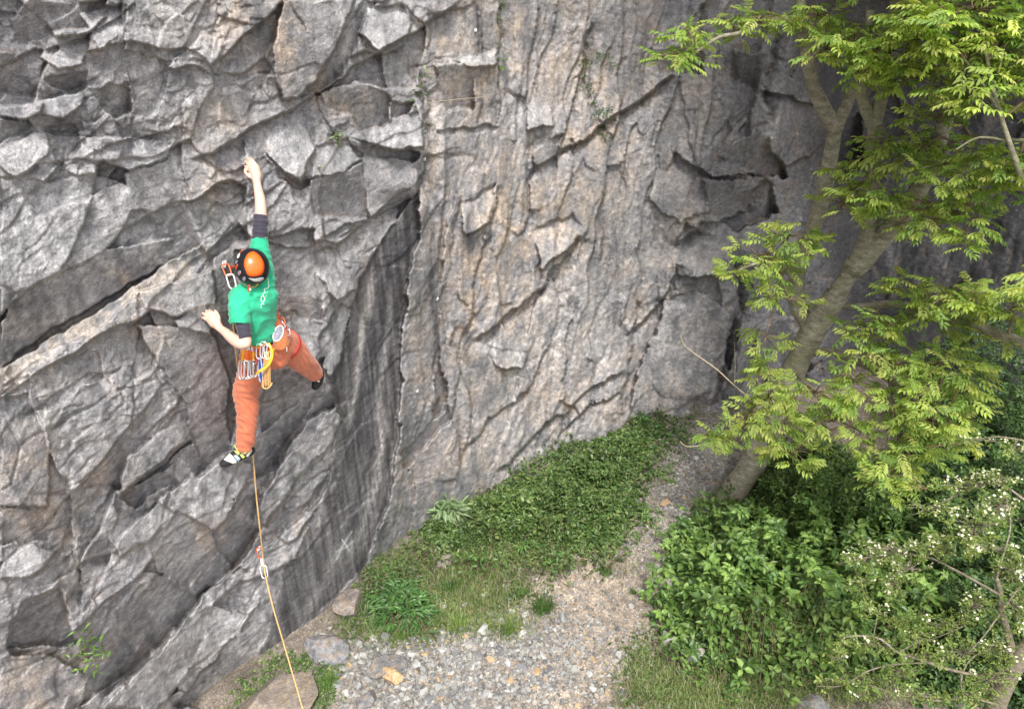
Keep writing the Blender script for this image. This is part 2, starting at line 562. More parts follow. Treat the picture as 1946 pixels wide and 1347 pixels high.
STREAKS = [  # wash marks: points, half width px, signed strength (+ pale, - dark)
 ([(790,380),(740,520),(715,640),(690,800),(640,1000)], 22, -.55), ([(712,500),(695,600),(675,740),(660,840)], 7, .55),
 ([(745,520),(735,640),(722,760),(715,860)], 6, .35), ([(700,640),(688,760),(668,860)], 10, -.4), ([(735,760),(720,900),(690,1000),(640,1090)], 8, .5),
 ([(760,760),(745,880),(715,980),(668,1080)], 6, .4), ([(632,800),(618,900),(600,1030)], 5, .55), ([(700,860),(680,960),(640,1060)], 7, -.45),
 ([(660,620),(640,700),(628,760)], 12, -.4), ([(655,1020),(610,1120),(560,1190)], 9, .3), ([(600,1000),(560,1120),(520,1200)], 10, -.3),
 ([(820,400),(822,560),(842,760)], 8, -.45), ([(1318,180),(1322,300),(1330,400)], 12, -.3), ([(905,0),(908,60),(915,120)], 9, -.55), ([(900,380),(885,470),(880,560)], 10, -.35),
 ([(1270,180),(1262,330),(1255,450)], 14, -.25), ([(1230,20),(1215,120),(1210,240)], 10, -.3), ([(262,640),(258,720),(252,800)], 5, .4), ([(65,745),(130,920),(140,1000),(152,1200)], 8, .35),
 ([(560,820),(520,900),(480,980)], 14, -.3), ([(1050,30),(1062,120),(1058,220)], 9, -.25), ([(640,860),(600,960),(560,1040)], 12, -.25), ([(870,640),(872,720),(880,800)], 8, .25),
 ([(1410,100),(1420,200),(1430,300)], 20, -.3), ([(980,640),(975,760),(965,880)], 12, .15), ([(1240,650),(1215,740),(1200,790)], 7, .3), ([(1145,480),(1140,600),(1130,720)], 9, .2),
 ([(232,60),(225,160),(232,230)], 14, .25), ([(320,0),(318,80),(335,170)], 12, .25), ([(700,0),(670,110),(600,178)], 9, -.4), ([(520,900),(500,1000),(440,1110)], 16, -.2),
 ([(455,480),(450,600),(455,800)], 18, -.3), ([(1690,430),(1700,520),(1690,600)], 12, .25), ([(1780,440),(1800,520),(1790,620)], 12, .2), ([(1860,440),(1880,540),(1890,640)], 10, .2),
]
# --- undercuts: the face above the line leans in towards it, then the lip juts out
UNDER = [
 ([(-40,722),(60,668),(150,614),(250,550),(330,492),(388,462)], .24, 85),
 ([(195,1335),(300,1234),(420,1104),(505,1000)], .22, 75),
 ([(120,1360),(240,1286),(330,1192),(400,1152),(468,1160)], .13, 50),
 ([(372,912),(430,874),(484,858)], .10, 45),
 ([(478,1000),(520,892),(588,800),(660,764)], .16, 50),
 ([(430,1095),(505,1040),(600,960),(655,895)], .09, 40),
 ([(0,285),(60,250),(160,264),(250,258),(338,262)], .08, 36),
 ([(190,1085),(235,1010),(300,955),(345,915)], .10, 45),
 ([(20,1245),(90,1240),(165,1280)], .12, 60),
 ([(230,950),(300,880),(368,828)], -.02, 20),
 ([(0,170),(80,185),(170,172)], .07, 34),
 ([(60,420),(150,380),(250,330)], .06, 40),
 ([(530,190),(600,176),(655,140)], .05, 30),
]
GRADS = {'S': (-.02, -.42), 'L': (-.03, -.22), 'D': (.07, .17), 'M': (.02, -.04)}


def cliff_relief(u, v, base, h, th):
    s = run_of(th)
    wx = 9 * perlin(s * 2.3, h * 2.3, 31) + 4.5 * perlin(s * 7, h * 7, 32) + 2.2 * perlin(s * 19, h * 19, 33)
    wy = 9 * perlin(s * 2.3, h * 2.3, 34) + 4.5 * perlin(s * 7, h * 7, 35) + 2.2 * perlin(s * 19, h * 19, 36)
    uu, vv = u + wx, v + wy
    # which way the rock breaks: tilted beds left, upright columns in the middle and right
    mid = smooth(u + 0.2 * v, 780, 960)
    q1 = fbm(s * 1.1, h * 1.1, 3, 40)
    q2 = fbm(s * 1.1 + 9, h * 1.1, 3, 44)
    out = 0
    joint = 0
    for wgt, ang, seed, st, am in ((1 - mid, 9, 50, 1.0, 1.0), (mid, 82, 70, 2.0, .62)):
        a = math.radians(ang)
        A = s * math.cos(a) + h * math.sin(a) + 0.10 * q1
        B = -s * math.sin(a) + h * math.cos(a) + 0.10 * q2
        f1, e1 = facets(A / .95 / st, B / .42, seed, bias=(0, .28), tilt=1.0, step=.5)
        A2, B2 = A + .035 * perlin(s * 6, h * 6, seed + 3), B + .035 * perlin(s * 6, h * 6, seed + 4)
        f2, e2 = facets(A2 / .40 / st, B2 / .20, seed + 5, bias=(.1, .42), tilt=1.2, step=.42)
        f3, e3 = facets(A2 / .17 / st, B2 / .085, seed + 6, bias=(0, .5), tilt=1.2, step=.4)
        A3, B3 = A2 + .012 * perlin(s * 22, h * 22, seed + 8), B2 + .012 * perlin(s * 22, h * 22, seed + 9)
        f4, e4 = facets(A3 / .075, B3 / .042, seed + 7, bias=(0, .4), tilt=1.2, step=.4)
        sel = smooth(perlin(s * 1.7, h * 1.7, seed + 10), -.25, .3)
        sel2 = smooth(perlin(s * 2.9, h * 2.9, seed + 11), -.3, .35)
        r = .115 * f1 + .044 * f2 * (.35 + .65 * sel) + .019 * f3 * (.3 + .7 * sel2) + .0135 * f4 * (.3 + .7 * sel)
        crack = np.exp(-(e1 / .035) ** 2) * smooth(perlin(s * 1.3, h * 1.3, seed + 12), .05, .35) * .035 \
            + np.exp(-(e2 / .06) ** 2) * smooth(perlin(s * 2.1, h * 2.1, seed + 13), .05, .4) * .016
        out = out + wgt * (r * am + crack * am)
        joint = joint + wgt * np.exp(-(e2 / .08) ** 2)
    # crinkled skin
    a = math.radians(12)
    A = s * math.cos(a) + h * math.sin(a)
    B = -s * math.sin(a) + h * math.cos(a)
    skin = (1 - mid) * .0012 * ridged(A * 6 + 1.6 * q1, B * 15 + 1.6 * q2, 3, 90) * (.2 + 1.0 * smooth(q2, -.3, .5))
    skin = skin + mid * .0018 * ridged(s * 9 + 1.2 * q1, h * 5 + 1.2 * q2 + s * 2, 3, 92) * (.3 + .8 * smooth(q1, -.3, .5)) + .003 * fbm(s * 45, h * 45, 2, 95)
    skin = skin * (1 - .5 * smooth(u, 1300, 1500))
    fine = out
    # hand-read faces
    face = np.zeros(u.shape)
    fm = np.zeros(u.shape)
    tone = np.zeros(u.shape)
    for t, poly, lev in FACES:
        P = np.array(poly, float)
        x0, y0 = P.min(0) - 24
        x1, y1 = P.max(0) + 24
        box = (uu > x0) & (uu < x1) & (vv > y0) & (vv < y1)
        if not box.any():
            continue
        m = np.zeros(u.shape, bool)
        m[box] = in_poly(uu[box], vv[box], poly)
        gu, gv = GRADS[t]
        c = P.mean(0)
        ext = P.max(0) - P.min(0)
        gu, gv = gu * min(1, 120 / ext[0]), gv * min(1, 95 / ext[1])
        jig = ((P[0, 0] * 7.13 + P[0, 1] * 3.7) % 1.0) - .5
        val = lev + ((gu + .12 * jig) * (u - c[0]) + gv * (v - c[1])) / 100.0 * (base / 5.6)
        face = np.where(m, val, face)
        fm = np.where(m, 1.0, fm)
        tone = np.where(m, {'L': 1.0, 'S': 2.5, 'D': -1.0, 'M': -.1}[t], tone)
    out = out * (1 - .72 * fm) + face
    sc = base / 5.6
    for pts, dep, up, dn in STEPS:
        d, sg, pos = line_dist(uu, vv, pts)
        end = smooth(pos, 0, .08) * (1 - smooth(pos, .92, 1.0))
        out = out + end * dep * np.where(sg > 0, np.exp(-d / dn), -.55 * np.exp(-d / up)) * sc
    for pts, dep, up in UNDER:
        d, sg, pos = line_dist(uu, vv, pts)
        end = smooth(pos, 0, .07) * (1 - smooth(pos, .93, 1.0))
        out = out + end * dep * np.where(sg > 0, -.12 * np.exp(-d / 14), np.exp(-d / up)) * sc
    for pts, dep, lf, rt in JOINTS:
        d, sg, pos = line_dist(uu, vv, pts)
        end = smooth(pos, 0, .08) * (1 - smooth(pos, .92, 1.0))
        # lines run downward: positive side is the left
        if dep > 0:
            out = out + end * dep * np.where(sg < 0, np.exp(-d / rt), -.5 * np.exp(-d / lf)) * sc
        else:
            out = out - end * dep * np.where(sg > 0, np.exp(-d / lf), -.5 * np.exp(-d / rt)) * sc
    # the water-worn slab is smooth
    slab = [(802,358),(770,600),(757,800),(742,960),(702,1060),(604,1170),(482,1262),(545,1080),(620,930),(640,800),(628,720),(660,620),(690,520),(740,430)]
    ms = in_poly(uu, vv, slab).astype(float)
    out = out * (1 - .72 * ms) + ms * (.02 * perlin(s * 5, h * .9, 77) + .03 * perlin(s * 2.2, h * .5, 78))
    skin = skin * (1 - .55 * ms)
    # flat enough behind the climber
    return out + skin, dict(s=s, q1=q1, q2=q2, tone=tone, slab=ms, uu=uu, vv=vv, joint=joint, mid=mid, fine=fine)


def cliff_colour(u, v, h, X):
    s = X['s']
    uu, vv = X['uu'], X['vv']
    n1 = fbm(s * 1.6, h * 1.6, 4, 110)
    n2 = fbm(s * 6, h * 4, 4, 120)
    n3 = fbm(s * 16, h * 16, 3, 130)
    base = np.array([.272, .268, .280])
    col = np.ones(u.shape + (3,)) * base
    col *= (1 + .30 * n1 + .28 * n2 + .18 * n3)[..., None]

    def blobs(lst, jitter):
        w = np.zeros(u.shape)
        for x, y, rx, ry, k in lst:
            d = ((u - x) / rx) ** 2 + ((v - y) / ry) ** 2
            near = d < 9
            w = np.where(near, np.maximum(w, k * np.exp(-.7 * d)), w)
        return np.clip(w * (1 + jitter), 0, 1)
    wt = blobs(TAN, 1.5 * n2 + .6 * n3)
    tan = np.array([.318, .262, .216])
    amb = np.clip(.26 + .5 * n1 + .35 * n2, 0, .8) * (.25 + .75 * X['mid']) * (1 - .7 * smooth(u, 1250, 1450))
    wt = np.clip(np.maximum(wt, amb), 0, 1)[..., None]
    col = col * (1 - wt) + tan * (1 + .35 * n3 + .25 * n2)[..., None] * wt
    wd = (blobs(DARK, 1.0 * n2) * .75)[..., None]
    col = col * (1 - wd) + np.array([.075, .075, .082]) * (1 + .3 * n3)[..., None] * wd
    right = (.22 * smooth(u, 1200, 1400) + .42 * smooth(u, 1430, 1600))[..., None]  # right wall: darker rock, with some of its shade put into the colour
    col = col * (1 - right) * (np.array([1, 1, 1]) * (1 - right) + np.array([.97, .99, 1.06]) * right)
    wp = blobs(PALE, 1.7 * n2 + .8 * n3)
    # dust and lichen sit on whatever looks up, in broken patches
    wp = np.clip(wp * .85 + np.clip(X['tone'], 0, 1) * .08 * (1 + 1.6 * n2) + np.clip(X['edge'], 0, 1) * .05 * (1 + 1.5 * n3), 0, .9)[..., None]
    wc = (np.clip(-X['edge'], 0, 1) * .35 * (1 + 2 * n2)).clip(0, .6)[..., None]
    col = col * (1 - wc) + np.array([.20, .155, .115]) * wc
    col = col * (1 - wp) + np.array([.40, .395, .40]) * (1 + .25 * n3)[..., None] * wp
    # pale calcite freckles and veins
    vein = smooth(ridged(s * 3.1 + X['q1'], h * 3.1 + X['q2'], 3, 140), 1.52, 1.72) * smooth(n1, -.1, .4)
    frec = smooth(perlin(s * 38, h * 38, 150), .62, .8) * smooth(perlin(s * 3, h * 3, 151), -.1, .3)
    k = np.clip(vein * .04 + frec * .55, 0, 1)[..., None]
    col = col * (1 - k) + np.array([.46, .45, .43]) * k
    ks = X['slab'][..., None] * .85
    run = fbm(s * 16, h * 1.1, 4, 170)
    col = col * (1 - ks) + (np.array([.105, .100, .104]) * np.clip(1 + 1.2 * run, .4, 2.6)[..., None]) * ks
    drip = (smooth(fbm(s * 7, h * .8, 3, 171), .15, .7) * (1 - smooth(u, 1500, 1700)) * .35)[..., None]
    col = col * (1 - drip) + np.array([.085, .083, .088]) * drip
    for pts, wd_, st in STREAKS:
        d, sg, pos = line_dist(u + 5 * perlin(s * 4, h * 2, 160), v, pts)
        end = smooth(pos, 0, .15) * (1 - smooth(pos, .75, 1.0))
        k = np.exp(-(d / wd_) ** 2) * min(1, abs(st) * 1.3) * end * (1 + .6 * n3 + 1.0 * fbm(s * 24, h * 1.5, 2, 172))
        k = np.clip(k, 0, 1)[..., None]
        tgt = np.array([.40, .385, .375]) if st > 0 else np.array([.055, .055, .062])
        col = col * (1 - k) + tgt * k
    # sandy dust lying along the long ledge
    d, sg, pos = line_dist(uu, vv, [(-30,745),(20,712),(60,684),(150,626),(205,592),(250,566),(320,522),(385,492)])
    k = (np.exp(-(d / (15 + 7 * n2)) ** 2) * np.clip(.62 + 1.1 * n3 + 1.1 * n2, 0, .9))[..., None]
    col = col * (1 - k) + np.array([.42, .37, .32]) * k
    # rubbed chalk: the white scratch near the slab foot and dabs on the holds
    for pts, wd_ in (([(668,1010),(652,1035),(640,1062)], 1.6), ([(672,1028),(655,1040),(640,1048)], 1.5), ([(650,1025),(664,1046)], 1.3)):
        d, sg, pos = line_dist(u, v, pts)
        k = (np.exp(-(d / wd_) ** 2) * .5)[..., None]
        col = col * (1 - k) + np.array([.75, .75, .75]) * k
    for x, y, rx, ry, k0 in ((392,585,22,10,.9),(400,600,14,10,.7),(552,700,20,9,.45),(468,300,12,10,.4),(478,290,8,12,.35),(640,800,12,8,.3),(600,520,8,10,.5)):
        k = (k0 * np.exp(-((u - x) / rx) ** 2 - ((v - y) / ry) ** 2) * np.clip(1 + 2 * n3, 0, 1.4))[..., None]
        k = np.clip(k, 0, 1)
        col = col * (1 - k) + np.array([.78, .78, .79]) * k
    return np.clip(col, .02, .85)


def steps_of(*segs):
    out = []
    for a, b, st in segs:
        out.append(np.arange(a, b, st))
    return np.concatenate(out)


gu = steps_of((-1100, -200, 60), (-200, -30, 8), (-30, 1440, 1.9), (1440, 1980, 3.0), (1980, 2160, 9), (2160, 3000, 60))
gv = steps_of((-2600, -400, 110), (-400, -30, 12), (-30, 1400, 1.9), (1400, 1700, 12), (1700, 2600, 40))
U, V_ = np.meshgrid(gu, gv)
B0, H0, TH0 = cliff_base(U, V_)
REL, X0 = cliff_relief(U, V_, B0, H0, TH0)


def soften(a, k=.25):
    b = a.copy()
    b[1:-1] = a[1:-1] * (1 - 2 * k) + (a[:-2] + a[2:]) * k
    c = b.copy()
    c[:, 1:-1] = b[:, 1:-1] * (1 - 2 * k) + (b[:, :-2] + b[:, 2:]) * k
    return c


REL = soften(REL, .16)
_s = REL
for _ in range(4):
    _s = soften(_s)
EDGE = np.clip((_s - REL) / .010, -1.5, 1.5)      # + on worn arrises, - in the joints

outside = smooth(np.maximum(np.maximum(-U - 40, U - 1990), -V_ - 40), 0, 500)
DEP = B0 + REL * np.clip(B0 / 5.6, 1, 1.7)
# beyond the ash the wall drops back; an unseen overhang is added above to shade it
DEP += .9 * smooth(U, 1545, 1640) * smooth(V_, -150, 60) - 1.9 * smooth(U, 1480, 1650) * smooth(-V_, 60, 420)
# undulating scale of metres
DEP += .10 * fbm(X0['s'] * .45, H0 * .45, 2, 200)
# hollow that holds the climber, and the foothold and handholds
X0['edge'] = EDGE
DEP = DEP - .20 * np.exp(-((U - 606) / 42) ** 2 - ((V_ - 734) / 40) ** 2)
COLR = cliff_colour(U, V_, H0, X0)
dxg, dyg = (U - CX) / FOC, (V_ - CY) / FOC
XW, YW, ZW = dxg * DEP, (CP - dyg * SP) * DEP, CAM_H - (SP + dyg * CP) * DEP
keep_v = ZW > -0.6
_kq = keep_v[:-1, :-1] & keep_v[1:, :-1] & keep_v[:-1, 1:] & keep_v[1:, 1:]
nr, nc = U.shape
idx = np.arange(nr * nc).reshape(nr, nc)
quads = np.stack([idx[:-1, :-1], idx[1:, :-1], idx[1:, 1:], idx[:-1, 1:]], -1)[_kq]
used = np.zeros(nr * nc, bool)
used[quads.ravel()] = True
remap = np.cumsum(used) - 1
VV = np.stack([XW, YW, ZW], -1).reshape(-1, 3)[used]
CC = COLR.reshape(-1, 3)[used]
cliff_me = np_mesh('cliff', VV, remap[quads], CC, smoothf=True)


def wall_d(u, v):
    """distance of the finished rock at a pixel"""
    i = int(np.clip(np.searchsorted(gv, v), 0, nr - 1))
    j = int(np.clip(np.searchsorted(gu, u), 0, nc - 1))
    return float(DEP[i, j])


def rock_mat():
    m, nt, b = mat_new('limestone')
    at = N(nt, 'ShaderNodeVertexColor', layer_name='Col')
    tc = N(nt, 'ShaderNodeTexCoord')
    mp = N(nt, 'ShaderNodeMapping')
    mp.inputs['Rotation'].default_value = (0.3, 0.65, 0.2)
    mp.inputs['Scale'].default_value = (1.0, 1.0, 1.35)
    nt.links.new(tc.outputs['Object'], mp.inputs['Vector'])
    n1 = N(nt, 'ShaderNodeTexNoise', Scale=16.0, Detail=9.0, Roughness=0.68, Distortion=0.7)
    n2 = N(nt, 'ShaderNodeTexNoise', Scale=60.0, Detail=6.0, Roughness=0.7, Distortion=0.3)
    n3 = N(nt, 'ShaderNodeTexNoise', Scale=170.0, Detail=3.0, Roughness=0.75)
    for n in (n1, n2, n3):
        nt.links.new(mp.outputs[0], n.inputs['Vector'])
    g1 = ramp(nt, n1.outputs['Fac'], [(0.28, .55), (0.5, 1.0), (0.72, 1.55)])
    g2 = ramp(nt, n2.outputs['Fac'], [(0.3, .72), (0.5, 1.0), (0.7, 1.3)])
    c = mix(nt, 1.0, at.outputs['Color'], g1, 'MULTIPLY')
    c = mix(nt, 1.0, c, g2, 'MULTIPLY')
    c = mix(nt, 1.0, c, ramp(nt, n3.outputs['Fac'], [(0.35, .66), (0.5, 1.0), (0.65, 1.42)]), 'MULTIPLY')
    # thin pale crinkles
    wv = N(nt, 'ShaderNodeTexNoise', Scale=9.0, Detail=8.0, Roughness=0.6, Distortion=1.6)
    nt.links.new(mp.outputs[0], wv.inputs['Vector'])
    band = ramp(nt, wv.outputs['Fac'], [(0.485, 0.0), (0.5, 1.0), (0.515, 0.0)])
    sel = ramp(nt, n1.outputs['Fac'], [(0.5, 0.0), (0.7, .08)])
    ms = N(nt, 'ShaderNodeMath', operation='MULTIPLY')
    nt.links.new(band, ms.inputs[0]); nt.links.new(sel, ms.inputs[1])
    c = mix(nt, ms.outputs[0], c, (.42, .41, .40))
    nt.links.new(c, b.inputs['Base Color'])
    b.inputs['Roughness'].default_value = 0.82
    b.inputs['Specular IOR Level'].default_value = 0.35
    b1 = N(nt, 'ShaderNodeBump', Strength=0.8, Distance=0.014)
    b2 = N(nt, 'ShaderNodeBump', Strength=0.7, Distance=0.006)
    nt.links.new(n1.outputs['Fac'], b1.inputs['Height'])
    nt.links.new(n2.outputs['Fac'], b2.inputs['Height'])
    nt.links.new(b1.outputs[0], b2.inputs['Normal'])
    nt.links.new(b2.outputs[0], b.inputs['Normal'])
    return m


M_ROCK = rock_mat()
cliff = mesh_obj('cliff', cliff_me, M_ROCK)
tag(cliff, 'tall fractured grey limestone cliff with tan stains and dark wash streaks', kind='structure')
# ================================================================== THE GROUND
def ground_z(x, y):
    z = .06 * fbm(np.asarray(x) * .6, np.asarray(y) * .6, 3, 210) + .018 * fbm(np.asarray(x) * 3.3, np.asarray(y) * 3.3, 3, 220)
    return z


def blob(u, v, lst):
    w = np.zeros(np.shape(u))
    for x, y, rx, ry, k in lst:
        w = np.maximum(w, k * np.exp(-(((u - x) / rx) ** 2 + ((v - y) / ry) ** 2)))
    return w


gx = steps_of((-60, -8, 4), (-8, -4, .25), (-4, 7, .022), (7, 14, .25), (14, 64, 5))
gy = steps_of((-40, 3, 2), (3, 4.4, .1), (4.4, 11.5, .022), (11.5, 16, .3), (16, 70, 5))
GX, GY = np.meshgrid(gx, gy)
GZ = ground_z(GX, GY)
pu, pv, pd = PX((GX, GY, np.zeros_like(GX)))
near = (pd > .5)
nb = fbm(GX * 2.1, GY * 2.1, 4, 230)
nf = fbm(GX * 11, GY * 11, 3, 240)
earth = np.array([.205, .172, .142])
dusty = np.array([.36, .29, .225])
grit = np.array([.33, .305, .28])
soil = np.array([.095, .078, .060])
gc = np.ones(GX.shape + (3,)) * earth * (1 + .25 * nb + .25 * nf)[..., None]
wdust = np.clip(blob(pu, pv, [(1100,1320,130,70,1.0),(1130,1130,120,100,.9),(1210,1240,90,120,.75),(1010,1090,80,50,.6),(1240,1010,90,60,.5)]) * (1 + .8 * nb + .4 * nf), 0, 1) * near
gc = gc * (1 - wdust[..., None]) + dusty * (1 + .22 * nf)[..., None] * wdust[..., None]
wg = np.clip(blob(pu, pv, [(900,1270,200,90,1),(1320,900,100,100,1.3),(1240,1000,70,90,.7),(740,1330,120,60,1)]) * (1 + .5 * nb), 0, 1) * near
gc = gc * (1 - .8 * wg[..., None]) + grit * (1 + .3 * nf)[..., None] * .8 * wg[..., None]
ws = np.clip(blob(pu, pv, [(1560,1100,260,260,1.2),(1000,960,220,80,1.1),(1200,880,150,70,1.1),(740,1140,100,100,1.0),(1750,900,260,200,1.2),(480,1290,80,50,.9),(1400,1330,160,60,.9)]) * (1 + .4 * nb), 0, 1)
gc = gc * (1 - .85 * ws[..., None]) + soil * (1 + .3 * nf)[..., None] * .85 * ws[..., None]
GZ = GZ + 0.0


def gz_at(x, y):
    return ground_z(x, y)


ng, mg = GX.shape
gi = np.arange(ng * mg).reshape(ng, mg)
gq = np.stack([gi[:-1, :-1], gi[:-1, 1:], gi[1:, 1:], gi[1:, :-1]], -1).reshape(-1, 4)
g_me = np_mesh('ground', np.stack([GX, GY, GZ], -1).reshape(-1, 3), gq, np.clip(gc, .02, .6).reshape(-1, 3), True)


def ground_mat():
    m, nt, b = mat_new('trodden_earth')
    at = N(nt, 'ShaderNodeVertexColor', layer_name='Col')
    tc = N(nt, 'ShaderNodeTexCoord')
    n1 = N(nt, 'ShaderNodeTexNoise', Scale=14.0, Detail=8.0, Roughness=0.7)
    vo = N(nt, 'ShaderNodeTexVoronoi', Scale=75.0)
    for n in (n1, vo):
        nt.links.new(tc.outputs['Object'], n.inputs['Vector'])
    c = mix(nt, 1.0, at.outputs['Color'], ramp(nt, n1.outputs['Fac'], [(0.3, .7), (0.7, 1.3)]), 'MULTIPLY')
    bw = N(nt, 'ShaderNodeRGBToBW')
    nt.links.new(vo.outputs['Color'], bw.inputs[0])
    c = mix(nt, 1.0, c, ramp(nt, bw.outputs[0], [(0.2, .72), (0.6, 1.0), (0.8, 1.5)]), 'MULTIPLY')
    nt.links.new(c, b.inputs['Base Color'])
    b.inputs['Roughness'].default_value = .95
    bp = N(nt, 'ShaderNodeBump', Strength=.8, Distance=.01)
    nt.links.new(vo.outputs['Distance'], bp.inputs['Height'])
    b2 = N(nt, 'ShaderNodeBump', Strength=.6, Distance=.02)
    nt.links.new(n1.outputs['Fac'], b2.inputs['Height'])
    nt.links.new(bp.outputs[0], b2.inputs['Normal'])
    nt.links.new(b2.outputs[0], b.inputs['Normal'])
    return m


ground = mesh_obj('ground', g_me, ground_mat())
tag(ground, 'trodden buff earth and grit at the cliff foot', kind='structure')
# ================================================================== STONES
def hull_mesh(seed, flat=.55, n=14):
    """an angular broken stone, about 1 across"""
    r = np.random.default_rng(seed)
    bm = bmesh.new()
    for _ in range(n):
        p = r.normal(size=3)
        p /= np.linalg.norm(p)
        p *= .5 * (.82 + .3 * r.random())
        bm.verts.new((p[0], p[1] * .78, p[2] * flat))
    bmesh.ops.convex_hull(bm, input=bm.verts)
    loose = [v for v in bm.verts if not v.link_faces]
    bmesh.ops.delete(bm, geom=loose, context='VERTS')
    bmesh.ops.triangulate(bm, faces=bm.faces)
    bm.verts.ensure_lookup_table()
    V = np.array([v.co[:] for v in bm.verts])
    F = np.array([[v.index for v in f.verts] for f in bm.faces])
    bm.free()
    return V, F


def stone_mat(name, rnd):
    m, nt, b = mat_new(name)
    tc = N(nt, 'ShaderNodeTexCoord')
    n1 = N(nt, 'ShaderNodeTexNoise', Scale=22.0, Detail=6.0, Roughness=.65)
    nt.links.new(tc.outputs['Object'], n1.inputs['Vector'])
    if rnd:
        oi = N(nt, 'ShaderNodeObjectInfo')
        base = ramp(nt, oi.outputs['Random'], [(0, (.17, .17, .17)), (.3, (.27, .27, .265)), (.6, (.36, .355, .34)), (.88, (.25, .24, .22)), (.95, (.36, .24, .13)), (1.0, (.38, .33, .27))])
    else:
        base = N(nt, 'ShaderNodeVertexColor', layer_name='Col').outputs['Color']
    c = mix(nt, 1.0, base, ramp(nt, n1.outputs['Fac'], [(0.3, .72), (.7, 1.28)]), 'MULTIPLY')
    nt.links.new(c, b.inputs['Base Color'])
    b.inputs['Roughness'].default_value = .85
    bp = N(nt, 'ShaderNodeBump', Strength=.5, Distance=.004)
    nt.links.new(n1.outputs['Fac'], bp.inputs['Height'])
    nt.links.new(bp.outputs[0], b.inputs['Normal'])
    return m


M_STONE = {'pale grey': simple_mat('pale_stone', (.37, .365, .35), .85, var=.28, scale=22, bump=.5), 'mid grey': simple_mat('grey_stone', (.26, .26, .255), .85, var=.3, scale=22, bump=.5),
           'dark grey': simple_mat('dark_stone', (.155, .155, .16), .85, var=.3, scale=22, bump=.5), 'tan': simple_mat('tan_stone', (.37, .26, .15), .85, var=.3, scale=22, bump=.5)}
M_GRAVEL = stone_mat('gravel', False)
TEMPL = [hull_mesh(300 + i, flat=.4 + .07 * (i % 4)) for i in range(7)]
PAL = np.array([(.13, .128, .125), (.22, .215, .205), (.31, .30, .28), (.19, .17, .15), (.27, .235, .195), (.22, .215, .21), (.32, .23, .14)])
PALW = np.array([.16, .24, .2, .14, .12, .11, .03])


def sample_px(lst, n, r):
    """random ground points drawn from a list of soft spots"""
    wts = np.array([a[2] * a[3] * a[4] for a in lst], float)
    k = r.choice(len(lst), n, p=wts / wts.sum())
    A = np.array(lst, float)[k]
    u = A[:, 0] + A[:, 2] * r.normal(size=n) * .6
    v = A[:, 1] + A[:, 3] * r.normal(size=n) * .6
    return u, v


SCREE = [(860,1270,150,60,1.2),(800,1310,120,50,1),(1010,1290,110,50,.7),(700,1250,70,40,.6),(1320,890,60,70,1.9),(1290,960,60,60,.9),(1370,860,60,50,1.3),(1240,1050,60,60,.35),(1390,850,40,30,.4),(900,1190,160,40,.5),(1290,1140,30,90,.3),(1000,1230,100,40,.6)]
NOSTONE = [[(790,880),(1330,790),(1330,850),(1180,1040),(900,1060),(790,1030)], [(1300,960),(1420,900),(1946,880),(1946,1347),(1330,1347),(1280,1150)]]
r4 = np.random.default_rng(44)
# the scree stones one could pick up: each is its own object
u, v = sample_px([(830,1280,140,60,1.2),(760,1310,100,45,1.0),(980,1270,120,50,.6),(700,1260,70,40,.6),(1320,900,50,50,.25),(1270,980,50,50,.2),(900,1200,160,40,.3)], 900, r4)
placed = []
stone_meshes = {}
for kk, mt in M_STONE.items():
    stone_meshes[kk] = [np_mesh('stone', V, F) for V, F in TEMPL]
    for me in stone_meshes[kk]:
        me.materials.append(mt)
for uu, vv in zip(u, v):
    if not (600 < uu < 1420 and 840 < vv < 1400):
        continue
    if any(in_poly(np.array([uu]), np.array([vv]), P)[0] for P in NOSTONE):
        continue
    p = G(uu, vv)
    sz = float(r4.choice([.075, .09, .105, .125, .15], p=[.3, .3, .2, .14, .06]))
    if any((p[0] - q[0]) ** 2 + (p[1] - q[1]) ** 2 < (.42 * (sz + q[2])) ** 2 for q in placed):
        continue
    if abs(wall_d(uu, vv)) < PX(p)[2] + .1 and uu < 760:
        continue
    placed.append((p[0], p[1], sz))
    if len(placed) >= 290:
        break
for x, y, sz in placed:
    kk = str(r4.choice(['pale grey', 'mid grey', 'dark grey', 'tan'], p=[.42, .32, .20, .06]))
    o = bpy.data.objects.new('stone', stone_meshes[kk][int(r4.integers(7))])
    COL.objects.link(o)
    o.location = (x, y, float(gz_at(x, y)) + sz * .12)
    o.rotation_euler = (r4.normal() * .25, r4.normal() * .25, r4.random() * 6.28)
    o.scale = (sz * (1 + .25 * r4.normal() * .5), sz, sz * (.8 + .4 * r4.random()))
    su, sv, _ = PX((x, y, 0))
    size = 'large' if sz > .12 else ('small' if sz < .08 else 'middling')
    if sv < 1100:
        where = 'on the upper path beside the ivy bank'
    elif su < 760:
        where = 'at the left end of the scree by the orange rock'
    elif su < 900:
        where = 'in the left half of the scree' + (' by the bottom edge' if sv > 1270 else ' under the grass')
    elif su < 1040:
        where = 'in the right half of the scree' + (' by the bottom edge' if sv > 1270 else ' under the grass')
    else:
        where = 'on the bare earth right of the scree'
    tag(o, f'{size} {kk} stone {where}', 'stone', f'{size} {kk} stones {where}')
